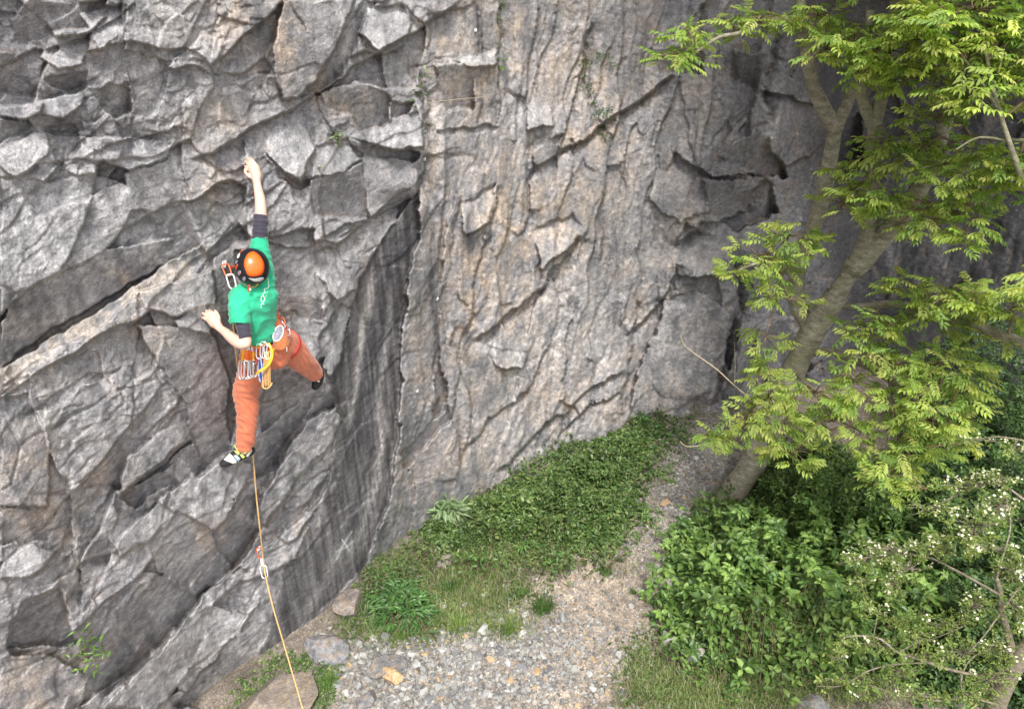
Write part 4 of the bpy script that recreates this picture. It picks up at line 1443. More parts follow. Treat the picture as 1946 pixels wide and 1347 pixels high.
# the thicket right of the path
RND = [one_leaf(1, .72, .15, .15), one_leaf(1, .66, .2, .25), whorl(4, .85, .62, .2, 41), whorl(5, .8, .56, .15, 42), whorl(3, .95, .68, .25, 43)]
SML = [whorl(4, .9, .55, .2, 51), whorl(3, 1, .6, .3, 52), one_leaf(1, .6, .2, .2)]
dog_poly = [(1300,1020),(1365,962),(1440,950),(1560,940),(1720,930),(1840,1060),(1840,1230),(1640,1260),(1500,1270),(1400,1250),(1300,1220),(1265,1130)]
cover('bramble_bush', dog_poly, 13000, .85, RND + SML, DOG, .088, 'broad bush with rounded mid green leaves right of the gravel path', 'bush', own=300, seed=15, tiltsd=.42, hum=3.6, ragged=40, edge=80)
cover('bush', [(1330,1180),(1420,1160),(1560,1200),(1560,1290),(1400,1300),(1320,1270)], 1000, .35, RND, DOG, .070, 'low spreading plants with round leaves below the broad bush', 'bush', own=120, seed=16, ragged=30)
cover('dark_bush', [(1405,965),(1420,912),(1470,880),(1560,850),(1640,900),(1720,940),(1760,1060),(1560,1060),(1440,1010)], 9500, 1.05, SML, DOG, .058, 'dark small leaved bush round the foot of the ash tree', 'bush', own=150, seed=17, hum=2.0, ragged=36, edge=70, stems=False)
cover('thicket', [(1640,900),(1720,880),(1860,760),(1960,700),(2050,740),(2050,1347),(1946,1347),(1760,1300),(1740,1150),(1700,1000)], 14000, 1.35, RND + SML, DEEP + [(.06, .12, .03)], .062, 'deep green shaded undergrowth behind the white flowering hawthorn', stuff=True, seed=18, hum=1.6, ragged=36, edge=90)
cover('back_bush', [(1740,700),(1790,640),(1860,600),(1960,610),(2040,700),(2040,900),(1900,900),(1850,850),(1760,830)], 7000, 2.3, SML, [(.05, .095, .03), (.065, .12, .035), (.04, .08, .028)], .055, 'dull green bush growing against the dark cliff at the right edge', 'bush', own=60, seed=19, hum=1.5, ragged=30, stems=False)

# ------------------------------------------------------------------ THE HAWTHORN
hb = W(1870, 1480, 5.9)
haw = empty('hawthorn', (hb[0], hb[1], float(gz_at(hb[0], hb[1]))))
tag(haw, 'hawthorn with grey twigs, tiny fresh leaves and clusters of white blossom', 'tree')
HL = [
 ('trunk', [(1845,1560,6.2),(1868,1420,5.8),(1896,1330,5.55),(1925,1270,5.4),(1960,1220,5.3),(2010,1150,5.2)], .075, .05, 12),
 ('branch', [(1930,1262,5.4),(1918,1215,5.35),(1904,1160,5.3),(1900,1120,5.25),(1893,1098,5.22)], .030, .014, 10),
 ('branch', [(1893,1100,5.22),(1905,1060,5.2),(1920,1000,5.25),(1912,945,5.3)], .008, .004, 6),
 ('branch', [(1985,1180,5.25),(1950,1110,5.2),(1905,1160,5.2),(1872,1205,5.2),(1840,1240,5.25)], .009, .004, 6),
 ('branch', [(1960,1060,5.3),(1880,1040,5.3),(1835,1045,5.35),(1868,1003,5.3),(1905,985,5.25),(1915,950,5.25)], .007, .004, 6),
 ('branch', [(1900,1130,5.25),(1862,1108,5.3),(1810,1080,5.4),(1768,1060,5.5),(1710,1052,5.6),(1640,1060,5.7),(1590,1072,5.8)], .010, .004, 6),
 ('branch', [(1925,1275,5.4),(1860,1282,5.4),(1800,1270,5.4),(1740,1250,5.45),(1703,1238,5.5),(1670,1212,5.55),(1618,1208,5.6),(1596,1218,5.6),(1578,1246,5.6)], .013, .004, 6),
 ('branch', [(1706,1240,5.5),(1740,1222,5.5),(1776,1212,5.5),(1830,1190,5.4)], .007, .004, 6),
 ('branch', [(1775,1258,5.42),(1700,1262,5.5),(1645,1276,5.55),(1600,1302,5.6),(1552,1303,5.6)], .007, .003, 6),
 ('branch', [(1900,1340,5.5),(1840,1320,5.45),(1826,1300,5.4),(1838,1260,5.4),(1880,1225,5.35)], .009, .004, 6),
 ('branch', [(1910,1300,5.5),(1800,1330,5.5),(1710,1320,5.6),(1650,1300,5.65)], .010, .004, 6),
 ('branch', [(1960,960,5.6),(1900,920,5.7),(1840,930,5.8),(1780,960,5.9),(1730,980,6.0)], .009, .004, 6),
 ('branch', [(1960,840,6.2),(1900,830,6.3),(1850,835,6.4)], .008, .004, 6),
]
HSK = []
for i, (nm, pts, r0, r1, sg) in enumerate(HL):
    o, w3, rad = limb(nm, pts, r0, r1, M_BARK2, haw, seg=sg, seed=40 + i, n=24)
    HSK += [tuple(q) for q in w3]
HSK = np.array(HSK)
HB = [(1690,1042,70,16,5.6,1.5),(1650,1060,50,24,5.7,1.2),(1640,1110,26,34,5.8,1.2),(1700,1110,36,24,5.7,.8),(1770,1040,50,24,5.5,1.2),(1850,1000,60,34,5.3,1.0),(1900,960,40,34,5.3,1.0),
 (1830,920,70,16,5.8,1.6),(1900,905,44,14,5.7,1.6),(1760,965,50,14,5.9,1.0),(1880,1040,50,24,5.25,1.0),(1600,1222,30,16,5.6,.3),(1590,1250,18,26,5.6,.2),(1660,1225,40,14,5.55,.5),
 (1740,1210,50,20,5.5,.3),(1800,1190,50,26,5.45,.4),(1850,1150,40,26,5.35,.7),(1760,1245,50,16,5.45,.2),(1830,1240,60,22,5.4,.3),(1900,1230,40,34,5.3,.3),(1880,1290,50,30,5.35,.2),
 (1700,1275,50,14,5.5,.1),(1640,1290,40,12,5.6,.1),(1740,1320,60,16,5.5,.1),(1830,1325,50,16,5.45,.1),(1930,1160,26,50,5.2,.5),(1920,1080,30,40,5.2,.8),(1670,1160,30,14,5.7,.8),
 (1730,1080,40,14,5.6,1.0),(1870,835,60,10,6.3,1.2),(1930,850,26,20,6.2,1.0),(1640,1320,30,14,5.6,.4),(1590,1290,30,10,5.6,.1),(1720,1180,26,12,5.6,.3)]
HLF = [whorl(3, 1, .7, .2, 61), whorl(4, 1, .6, .1, 62), one_leaf(1, .7, .2, .2)]
fl = []
for i in range(5):
    a = i * 1.2566
    V, F = blade(.5, .48, .05, -.1, .03)
    fl.append((rotz(rotx(V, .35), a), F))
FV, FF = join_arrays(fl)
FLW = [(FV, FF, np.ones((len(FV), 1)))]
r6 = np.random.default_rng(66)
hp, fp, tw = [], [], []
for (cu, cv, ru, rv, cd, fk) in HB:
    cen = W(cu, cv, cd)
    near = HSK[np.argmin(((HSK - cen) ** 2).sum(1))]
    tw.append(tube_arrays(spline([near, (near + cen) / 2, cen], 4), np.linspace(.004, .0025, 4), 4))
    for k in range(int(4 + ru * rv / 55)):
        a, q = r6.random() * 6.283, math.sqrt(r6.random())
        tip = W(cu + ru * q * math.cos(a), cv + rv * q * math.sin(a), cd + r6.normal() * .07)
        tw.append(tube_arrays(spline([cen, (cen + tip) / 2 + r6.normal(size=3) * .01, tip], 4), np.linspace(.003, .0015, 4), 3 + 1))
        for j in range(4):
            hp.append(tip + r6.normal(size=3) * .022)
        if r6.random() < fk * .42:
            for j in range(r6.integers(3, 8)):
                fp.append(tip + r6.normal(size=3) * .015 + np.array([0, 0, .015]))
hp, fp = np.array(hp), np.array(fp)
n = len(hp)
V, F, c = scatter(HLF, [(.24, .32, .085), (.30, .38, .11), (.17, .25, .065)], hp, rot_mats(r6.random(n) * 6.28, r6.normal(size=n) * .5, r6.normal(size=n) * .5, .020 + .012 * r6.random(n)), r6)
tag(mesh_obj('foliage', np_mesh('foliage', V, F, c), M_ASH, haw), kind='stuff')
n = len(fp)
V, F, c = scatter(FLW, [(.74, .73, .58), (.78, .77, .66), (.68, .67, .46)], fp, rot_mats(r6.random(n) * 6.28, r6.normal(size=n) * .5, r6.normal(size=n) * .5, .016 + .009 * r6.random(n)), r6)
tag(mesh_obj('blossom', np_mesh('blossom', V, F, c), M_PETAL, haw), kind='stuff')
V, F = join_arrays(tw)
tag(mesh_obj('twigs', np_mesh('twigs', V, F, None, True), M_BARK2, haw), kind='stuff')
print('hawthorn', len(hp), len(fp))

# ------------------------------------------------------------------ GRASS
def grass_blades(P, L, r, tints, spread=.5):
    n = len(P)
    yaw = r.random(n) * 6.283
    lean = np.abs(r.normal(size=n)) * spread
    wd = .0028 + .002 * r.random(n)
    t = np.array([0, .45, 1.0])
    d = np.stack([np.cos(yaw), np.sin(yaw)], -1)
    side = np.stack([-d[:, 1], d[:, 0]], -1)
    V = np.zeros((n, 6, 3))
    for k, tt in enumerate(t):
        out = L * np.sin(lean) * tt ** 1.6
        up = L * np.cos(lean * tt) * tt * (1 - .25 * tt)
        w_ = wd * (1 - .8 * tt)
        for s, q in ((-1, 0), (1, 1)):
            V[:, k * 2 + q, :2] = P[:, :2] + d * out[:, None] + side * (s * w_)[:, None]
            V[:, k * 2 + q, 2] = P[:, 2] + up
    F = np.array([(0, 1, 3, 2), (2, 3, 5, 4)])[None] + (np.arange(n) * 6)[:, None, None]
    T = np.array(tints)[r.integers(0, len(tints), n)] * (.8 + .4 * r.random(n))[:, None]
    return V.reshape(-1, 3), F.reshape(-1, 4), np.repeat(T, 6, 0)


GT = [(.12, .18, .05), (.17, .23, .075), (.09, .145, .04), (.32, .29, .16), (.2, .25, .09)]
r7 = np.random.default_rng(77)
u, v = sample_px([(900,1110,90,60,1.2),(860,1170,80,40,1),(960,1190,60,26,.6),(760,1070,60,30,.6),(1000,1060,90,20,.6),(1240,1290,60,60,.8),(1330,1320,90,40,1),(1450,1310,120,40,1.0),(1600,1300,120,40,.8),(700,1200,60,30,.6),(1180,1080,40,20,.2)], 17000, r7)
P = np.array([G(a, b) for a, b in zip(u, v)])
P[:, 2] = gz_at(P[:, 0], P[:, 1])
V, F, c = grass_blades(P, .05 + .09 * r7.random(len(P)), r7, GT, .7)
tag(mesh_obj('grass', np_mesh('grass', V, F, c), M_LEAF), 'thin green grass with dry blades in front of the ivy bank', kind='stuff')
TUFTS = [(1030,1160,.17,260,'thick dark green grass tuft at the edge of the bare earth', [(.07,.14,.03),(.09,.17,.035)]),
 (1150,1085,.10,170,'small dark green tuft alone on the upper path', [(.06,.12,.03),(.08,.14,.035)]),
 (965,1205,.15,170,'light green arching grass tuft at the top edge of the scree', [(.15,.24,.05),(.18,.27,.06)]),
 (870,1190,.16,170,'yellow green grass tuft at the upper left of the scree', [(.15,.24,.05),(.19,.27,.06)]),
 (850,1120,.13,190,'fine dark grass tuft right of the nettle clump', [(.06,.13,.035),(.08,.16,.04)]),
 (990,1130,.10,150,'low green tuft left of the thick dark tuft', [(.08,.15,.035),(.10,.18,.04)]),
 (1205,1120,.06,70,'tiny green tuft in the middle of the path', [(.08,.15,.035),(.10,.18,.04)]),
 (760,1215,.14,120,'wispy grass tuft between the nettles and the scree', [(.13,.22,.05),(.16,.25,.06)]),
 (625,1300,.13,220,'bushy green tuft right of the large tan boulder', [(.10,.18,.045),(.13,.22,.05)])]
for tu, tv, L, nn, lab, ti in TUFTS:
    c0 = G(tu, tv)
    root = None
    P = np.repeat(c0[None], nn, 0) + np.concatenate([r7.normal(size=(nn, 2)) * L * .28, np.zeros((nn, 1))], 1)
    P[:, 2] = gz_at(P[:, 0], P[:, 1])
    V, F, c = grass_blades(P, L * (.6 + .6 * r7.random(nn)), r7, ti, .75)
    tag(mesh_obj('grass_tuft', np_mesh('grass_tuft', V, F, c), M_LEAF), lab, 'grass tuft', 'grass tufts round the path')

# ------------------------------------------------------------------ PLANTS ON THE ROCK
def rock_plant(name, u, v, n, L, wd, lab, tints, seed, updir=.6, spread=(6, 6), fall=0.0, cat='plant'):
    r = np.random.default_rng(seed)
    d = wall_d(u, v) - .02
    c0 = W(u, v, d)
    root = empty(name, c0)
    tag(root, lab, cat)
    mes = []
    for k in range(2):
        V, F, c = one_leaf(1, wd, .25, .35 + .2 * k)
        me = np_mesh('leaf', V, F, np.array(tints[k % len(tints)])[None] * c)
        me.materials.append(M_LEAF)
        mes.append(me)
    inv = Matrix.Translation(-root.location)
    st = []
    for i in range(n):
        uu, vv = u + r.normal() * spread[0], v + r.normal() * spread[1]
        p = W(uu, vv, min(wall_d(uu, vv), d + .1) - .02 - .06 * r.random())
        o = bpy.data.objects.new('leaf', mes[i % 2])
        COL.objects.link(o)
        o.parent = root
        o.matrix_parent_inverse = inv
        M = rot_mats(np.array([r.random() * 6.283]), np.array([updir + .4 * r.normal() - fall]), np.array([.3 * r.normal()]), np.array([L * (.6 + .7 * r.random())]))[0]
        o.matrix_basis = Matrix([list(M[a]) + [p[a]] for a in range(3)] + [[0, 0, 0, 1]])
        if i % 4 == 0:
            b0 = W(u, v + spread[1] * .6, d + .03)
            st.append(tube_arrays(spline([b0, (b0 + p) / 2 + np.array([0, 0, -.01]), p], 4), np.linspace(.003, .0015, 4), 4))
    V, F = join_arrays(st)
    mesh_obj('stem', np_mesh('stem', V, F, None, True), M_TWIG, root)
    return root


rock_plant('leafy_plant', 168, 1240, 60, .058, .34, 'bright green leafy plant growing from the rock at the lower left', [(.15,.26,.05),(.11,.20,.04)], 81, .5, (17, 20))
rock_plant('rosette_plant', 641, 258, 16, .07, .30, 'small pale rosette plant on the ledge right of the raised hand', [(.20,.27,.12),(.15,.22,.08)], 82, .3, (3, 3))
rock_plant('leafy_plant', 800, 178, 16, .085, .22, 'dark green strap leaved tuft in the crack above the bolt', [(.09,.16,.05),(.12,.19,.06)], 83, .2, (5, 20))
rock_plant('leafy_plant', 952, 122, 14, .055, .35, 'small green plant in the upright crack near the top edge', [(.09,.17,.04),(.12,.2,.05)], 84, .4, (4, 12))
rock_plant('leafy_plant', 952, 12, 12, .06, .3, 'little grass like plant at the top edge of the cliff', [(.10,.16,.05),(.12,.18,.05)], 85, .2, (4, 12))
rock_plant('leafy_plant', 815, 228, 12, .05, .3, 'pale weedy growth just under the strap leaved tuft', [(.16,.2,.10),(.2,.22,.12)], 86, .2, (6, 18))
rock_plant('leafy_plant', 607, 318, 7, .045, .3, 'tiny green sprig under the block right of the raised hand', [(.10,.18,.05),(.12,.2,.06)], 87, .3, (3, 4))
rock_plant('leafy_plant', 1020, 900, 10, .06, .5, 'little round leaved plant on the rock above the ivy bank', [(.08,.16,.04),(.10,.19,.05)], 88, .3, (5, 5))
tr = []
for i, (a, b) in enumerate([(1112,108),(1108,130),(1110,150),(1118,172),(1128,195),(1135,215),(1142,238),(1148,258),(1155,105),(1140,104),(1160,125),(1150,215),(1160,230),(1132,235)]):
    tr.append((a, b))
d0 = wall_d(1130, 180) - .03
root = empty('trailing_plant', W(1130, 180, d0))
tag(root, 'dark green trailing plant hanging down the rock left of the ash branch', 'plant')
rr = np.random.default_rng(90)
st_ = []
me = np_mesh('leaf', *(lambda t: (t[0], t[1], np.array([[.06, .125, .03]]) * t[2]))(whorl(4, 1, .35, .3, 71)))
me.materials.append(M_LEAF)
for a, b in tr:
    for k in range(5):
        uu, vv = a + rr.normal() * 5, b + rr.normal() * 9
        p = W(uu, vv, wall_d(uu, vv) - .03)
        o = bpy.data.objects.new('leaf', me)
        COL.objects.link(o)
        o.parent = root
        o.matrix_parent_inverse = Matrix.Translation(-root.location)
        M = rot_mats(np.array([rr.random() * 6.283]), np.array([.5 * rr.normal()]), np.array([.4 * rr.normal()]), np.array([.045 * (.7 + .6 * rr.random())]))[0]
        o.matrix_basis = Matrix([list(M[q]) + [p[q]] for q in range(3)] + [[0, 0, 0, 1]])
pts = [W(a, b, wall_d(a, b) - .015) for a, b in tr[:8]]
V, F = tube_arrays(spline(pts, 20), .003, 4)
mesh_obj('stem', np_mesh('stem', V, F, None, True), M_TWIG, root)


def dry_stem(name, pts, rad, lab, cat='stem', mat=None):
    V, F = tube_arrays(spline([W(*p) for p in pts], 24), np.linspace(rad, rad * .5, 24), 6)
    return tag(mesh_obj(name, np_mesh(name, V, F, None, True), mat or M_DRY), lab, cat)


dry_stem('dry_stem', [(1420,752,8.3),(1395,732,8.4),(1360,700,8.5),(1320,672,8.5),(1300,655,8.45),(1293,636,8.4)], .008, 'long bare straw coloured stem arching left from the ash in front of the cliff')
dry_stem('dry_stem', [(1396,728,8.45),(1397,690,8.4),(1396,650,8.4)], .004, 'thin upright dry shoot rising beside the long arching stem')
dry_stem('dry_stem', [(1370,835,8.6),(1330,846,8.6),(1305,848,8.6),(1292,838,8.6)], .007, 'short curved dry stem above the path under the lowest ash leaves')
dry_stem('dry_stem', [(812,196,wall_d(812,196)-.05),(860,190,wall_d(860,190)-.1),(920,184,wall_d(920,184)-.1),(955,172,wall_d(955,172)-.04)], .003, 'fine dry grass stem stretched across the rock face near the top')
dry_stem('dry_stem', [(1062,905,wall_d(1062,870)-.15),(1052,870,wall_d(1052,870)-.1),(1050,830,wall_d(1050,830)-.08)], .008, 'dark upright twig standing against the rock above the ivy bank', mat=M_TWIG)
dry_stem('dry_stem', [(1040,1285,7.55),(1070,1290,7.5),(1092,1315,7.4)], .005, 'thin dry twig lying on the bare earth', mat=M_TWIG)
# ================================================================== THE CLIMBER
from mathutils.bvhtree import BVHTree

RIGHT = np.array([1.0, 0, 0])
FWD = np.array([0, CP, -SP])
UPV = np.array([0, SP, CP])


def cloth_mat(name, col, rough=.85, scale=60, var=.12, weave=.25, sheen=.2):
    m, nt, b = mat_new(name)
    tc = N(nt, 'ShaderNodeTexCoord')
    n1 = N(nt, 'ShaderNodeTexNoise', Scale=9.0, Detail=4.0)
    n2 = N(nt, 'ShaderNodeTexNoise', Scale=scale * 6, Detail=2.0)
    nt.links.new(tc.outputs['Object'], n1.inputs['Vector'])
    nt.links.new(tc.outputs['Object'], n2.inputs['Vector'])
    c = ramp(nt, n1.outputs['Fac'], [(.3, tuple(x * (1 - var) for x in col)), (.7, tuple(min(1, x * (1 + var)) for x in col))])
    c = mix(nt, 1.0, c, ramp(nt, n2.outputs['Fac'], [(.3, .9), (.7, 1.1)]), 'MULTIPLY')
    nt.links.new(c, b.inputs['Base Color'])
    b.inputs['Roughness'].default_value = rough
    b.inputs['Sheen Weight'].default_value = sheen
    bp = N(nt, 'ShaderNodeBump', Strength=weave, Distance=.002)
    nt.links.new(n2.outputs['Fac'], bp.inputs['Height'])
    nt.links.new(bp.outputs[0], b.inputs['Normal'])
    return m


M_SKIN = simple_mat('skin', (.66, .43, .335), .5, var=.10, scale=14, bump=.2)
M_SKIN.node_tree.nodes['Principled BSDF'].inputs['Subsurface Weight'].default_value = .08
M_SKIN.node_tree.nodes['Principled BSDF'].inputs['Subsurface Radius'].default_value = (.02, .008, .004)
M_SHIRT = cloth_mat('green_cotton', (.018, .40, .215))
M_UNDER = cloth_mat('dark_jersey', (.034, .028, .046))
M_TROUS = cloth_mat('orange_canvas', (.60, .165, .078), var=.16)
M_BLACK = simple_mat('black_rubber', (.018, .018, .02), .55)
M_HELM = simple_mat('black_shell', (.012, .012, .016), .28)
M_ORANGE = simple_mat('orange_shell', (.85, .13, .015), .22, var=.05)
M_ORW = simple_mat('orange_webbing', (.80, .15, .02), .7)
M_YEL = simple_mat('yellow_webbing', (.80, .42, .02), .7)
M_RED = simple_mat('red_webbing', (.52, .05, .04), .7)
M_PINK = simple_mat('coral_webbing', (.66, .13, .09), .7)
M_BLUE = simple_mat('blue_cord', (.03, .06, .30), .7, var=.4, scale=80)
M_TANC = simple_mat('tan_cord', (.62, .36, .13), .75, var=.25, scale=120)
M_ROPE = simple_mat('rope_sheath', (.58, .37, .16), .8, var=.35, scale=160, bump=.6)
M_ALU = simple_mat('aluminium', (.78, .79, .80), .28, metal=.85)
M_STEEL = simple_mat('steel', (.42, .42, .40), .5, metal=.6)
M_OALU = simple_mat('orange_anodised', (.72, .12, .03), .35, metal=.4)
M_WHITE = simple_mat('white_webbing', (.80, .79, .76), .7, var=.05)
M_GREY = simple_mat('grey_fleece', (.24, .23, .28), .95, var=.35, scale=90, bump=.6)
M_LIME = simple_mat('lime_trim', (.62, .72, .16), .6)
M_CHALKO = cloth_mat('rust_fabric', (.58, .17, .05), rough=.7)
M_PRINT = simple_mat('white_print', (.78, .86, .80), .7)
M_LPRINT = simple_mat('lime_print', (.30, .70, .20), .7)
M_GRN = simple_mat('green_webbing', (.07, .40, .10), .7)
M_LBLUE = simple_mat('pale_blue_fabric', (.35, .45, .58), .7)


def ball(c, r):
    bm = bmesh.new()
    bmesh.ops.create_icosphere(bm, subdivisions=3, radius=1.0)
    V = np.array([v.co[:] for v in bm.verts])
    F = np.array([[v.index for v in f.verts] for f in bm.faces])
    bm.free()
    r = np.broadcast_to(np.array(r, float), (3,))
    return (V[:, :1] * r[0] * RIGHT + V[:, 1:2] * r[1] * UPV + V[:, 2:3] * r[2] * FWD) + np.array(c), F


def chain(pts, n=24, seg=16, caps=True):
    """pts: (u, v, d, r) -> closed limb with round ends"""
    S = spline([list(W(p[0], p[1], p[2])) + [p[3]] for p in pts], n)
    V, F = tube_arrays(S[:, :3], S[:, 3], seg)
    out = [(V, F)]
    if caps:
        for k in (0, -1):
            b, f = ball(S[k, :3], S[k, 3] * .98)
            out.append((b, f))
    return out


def loft(rows, seg=28, n=20):
    """rows: (u, v, d, half width, half depth) elliptic sections square to the line"""
    S = spline([list(W(*p[:3])) + [p[3], p[4]] for p in rows], n)
    P = S[:, :3]
    T = np.gradient(P, axis=0); T /= np.linalg.norm(T, axis=1)[:, None]
    A = RIGHT - T * (T @ RIGHT)[:, None]; A /= np.linalg.norm(A, axis=1)[:, None]
    B = np.cross(T, A)
    th = np.linspace(0, 2 * np.pi, seg, endpoint=False)
    V = P[:, None] + A[:, None] * (S[:, 3][:, None] * np.cos(th))[..., None] + B[:, None] * (S[:, 4][:, None] * np.sin(th))[..., None]
    V = V.reshape(-1, 3)
    F = [(i * seg + j, i * seg + (j + 1) % seg, (i + 1) * seg + (j + 1) % seg, (i + 1) * seg + j) for i in range(n - 1) for j in range(seg)]
    c0, c1 = len(V), len(V) + 1
    V = np.vstack([V, P[0], P[-1]])
    for j in range(0, seg, 2):
        F.append((c0, (j + 2) % seg, j + 1, j))
        F.append((c1, (n - 1) * seg + j, (n - 1) * seg + j + 1, (n - 1) * seg + (j + 2) % seg))
    return [(V, np.array(F))]


def to_tris(parts):
    out = []
    for V, F in parts:
        if F.shape[1] == 4:
            F = np.vstack([F[:, [0, 1, 2]], F[:, [0, 2, 3]]])
        out.append((V, F))
    return join_arrays(out)


def fuse(name, parts, voxel, mat, parent, smooth_it=4, fold=None):
    """grow one closed surface round overlapping limbs"""
    V, F = to_tris(parts)
    me = np_mesh(name, V, F)
    tmp = bpy.data.objects.new('tmp', me)
    COL.objects.link(tmp)
    # consistent outward normals first
    bm = bmesh.new(); bm.from_mesh(me); bmesh.ops.recalc_face_normals(bm, faces=bm.faces); bm.to_mesh(me); bm.free()
    r = tmp.modifiers.new('r', 'REMESH'); r.mode = 'VOXEL'; r.voxel_size = voxel
    s = tmp.modifiers.new('s', 'SMOOTH'); s.iterations = smooth_it; s.factor = .5
    dg = bpy.context.evaluated_depsgraph_get()
    dg.update()
    em = bpy.data.meshes.new_from_object(tmp.evaluated_get(dg))
    bpy.data.objects.remove(tmp, do_unlink=True)
    n = len(em.vertices)
    co = np.zeros(n * 3); em.vertices.foreach_get('co', co); co = co.reshape(-1, 3)
    if fold is not None:
        nrm = np.zeros(n * 3); em.vertices.foreach_get('normal', nrm); nrm = nrm.reshape(-1, 3)
        co = co + nrm * fold(co)[:, None]
        em.vertices.foreach_set('co', co.ravel())
    em.name = name
    em.polygons.foreach_set('use_smooth', np.ones(len(em.polygons), bool))
    em.update()
    return mesh_obj(name, em, mat, parent)


def bvh_of(o):
    me = o.data
    return BVHTree.FromPolygons([v.co[:] for v in me.vertices], [p.vertices[:] for p in me.polygons])


def hit(b, u, v, lift=.003, default=None):
    d = W(u, v, 1.0) - np.array([0, 0, CAM_H])
    L = np.linalg.norm(d)
    loc, nrm, i, dist = b.ray_cast(Vector((0, 0, CAM_H)), Vector(d / L))
    if loc is None:
        return None if default is None else W(u, v, default)
    p = np.array(loc[:]) - d / L * lift
    return p


foot = W(450, 885, 6.1)
climber = empty('person', foot)
tag(climber, 'climber in green t-shirt and orange trousers reaching up the rock with the right arm', 'person')


def fingers(parts, base, tips, rad, mids=None):
    for i, (b, t) in enumerate(zip(base, tips)):
        b, t = np.array(b, float), np.array(t, float)
        m = (b + t) / 2
        m[2] -= .022                     # the middle joint stands up from the rock
        r = rad[i]
        parts += chain([(*b, r * 1.12), (*m, r), ((m[0] + t[0]) / 2, (m[1] + t[1]) / 2, (m[2] + t[2]) / 2 - .004, r * .93), (*t, r * .8)], n=12, seg=10)


# ---- body: one continuous figure
P = []
P += chain([(498,512,5.21,.055),(494,470,5.17,.048),(495,425,5.14,.040),(495.5,402,5.14,.038),(494,378,5.15,.034),(490,358,5.16,.028),(488,345,5.165,.0255)], 40)
dR = min(wall_d(470, 305), wall_d(478, 312)) - .02
P += chain([(488,346,5.165,.026),(486,334,5.17,.033),(482,322,5.175,.034)], 12)
P += chain([(489,334,5.17,.028),(486,318,5.18,.024)], 10)
P += chain([(483,332,5.175,.026),(477,322,5.18,.022)], 10)
fingers(P, [(488,316,5.18),(484,315,5.178),(480,318,5.18),(476.5,322,5.182)], [(477.5,301.5,dR),(470,301,dR),(466,308,dR),(465,316,dR)], [.0104,.0108,.0104,.0094])
P += chain([(484,339,5.17,.015),(475,336,5.16,.0125),(467,329,5.16,.0105),(466,322,5.175,.009)], 14, 10)
P += chain([(458,572,5.14,.055),(462,610,5.12,.046),(467,650,5.11,.037)], 20)
P += chain([(467,652,5.11,.036),(457,652,5.12,.041),(442,643,5.15,.037),(428,631,5.19,.029),(418,624,5.21,.0245)], 30)
dL = min(wall_d(385, 594), wall_d(395, 592), wall_d(410, 596)) - .02
P += chain([(418,624,5.21,.0255),(411,615,5.225,.033),(404,606,5.235,.033)], 12)
P += chain([(412,612,5.225,.025),(406,602,5.24,.023)], 10)
P += chain([(406,616,5.225,.026),(397,607,5.24,.021)], 10)
fingers(P, [(408,600,5.235),(403,600,5.232),(398,603,5.235),(395,608,5.24)], [(399,589.5,dL),(391.5,590,dL),(384,594.5,dL),(383.5,603,dL)], [.0110,.0114,.0110,.0102])
P += chain([(416,614,5.215,.015),(415.5,603,5.21,.0125),(412,595,5.225,.0105),(409,590,dL-.01,.009)], 14, 10)
P += loft([(478,545,5.17,.06,.05),(478,560,5.18,.115,.070),(480,590,5.26,.105,.080),(490,625,5.38,.095,.080),(503,655,5.46,.115,.085),(506,670,5.5,.10,.08)])
P += chain([(478,556,5.17,.058),(478,535,5.13,.055),(479,515,5.08,.07)], 14)
hc = W(479, 508, 5.07)
P.append(ball(hc, (.078, .098, .090)))
# face, turned to the rock: nose, chin, brow, ears
fd = FWD * .86 + UPV * .5; fd /= np.linalg.norm(fd)
fu = np.cross(RIGHT, fd); fu /= np.linalg.norm(fu)
for off, r in (((0, -.01, .092), (.013, .022, .02)), ((0, -.07, .062), (.03, .026, .03)), ((0, .03, .083), (.045, .012, .012)), ((0, -.045, .084), (.022, .008, .01))):
    P.append(ball(hc + RIGHT * off[0] + fu * off[1] + fd * off[2], r))
for s in (-1, 1):
    P.append(ball(hc + RIGHT * s * .080 - fu * .015 + fd * .005, (.010, .028, .018)))
P += chain([(530,650,5.62,.08),(568,681,5.95,.064),(598,708,6.27,.040),(602,712,6.33,.036)], 30)
P += chain([(488,672,5.5,.09),(468,745,5.77,.062),(469,800,5.87,.052),(465,848,5.99,.038),(465,858,6.03,.036)], 30)
body = fuse('body', P, .0048, M_SKIN, climber, 2)


def fold_shirt(co):
    a = co @ RIGHT; b = co @ UPV; c = co @ FWD
    return .0085 * (1 - 2 * np.abs(perlin(a * 7 + b * 6, b * 13 - a * 10, 501))) + .004 * perlin(a * 22, b * 22, 502) - .002


def fold_trou(co):
    a = co @ RIGHT; b = co @ UPV; c = co @ FWD
    return .0095 * (1 - 2 * np.abs(perlin(a * 8 + c * 3, b * 22 + a * 10 + c * 8, 511))) + .005 * perlin(a * 14, b * 16, 512) + .0025 * perlin(a * 40, b * 40 + c * 20, 513)


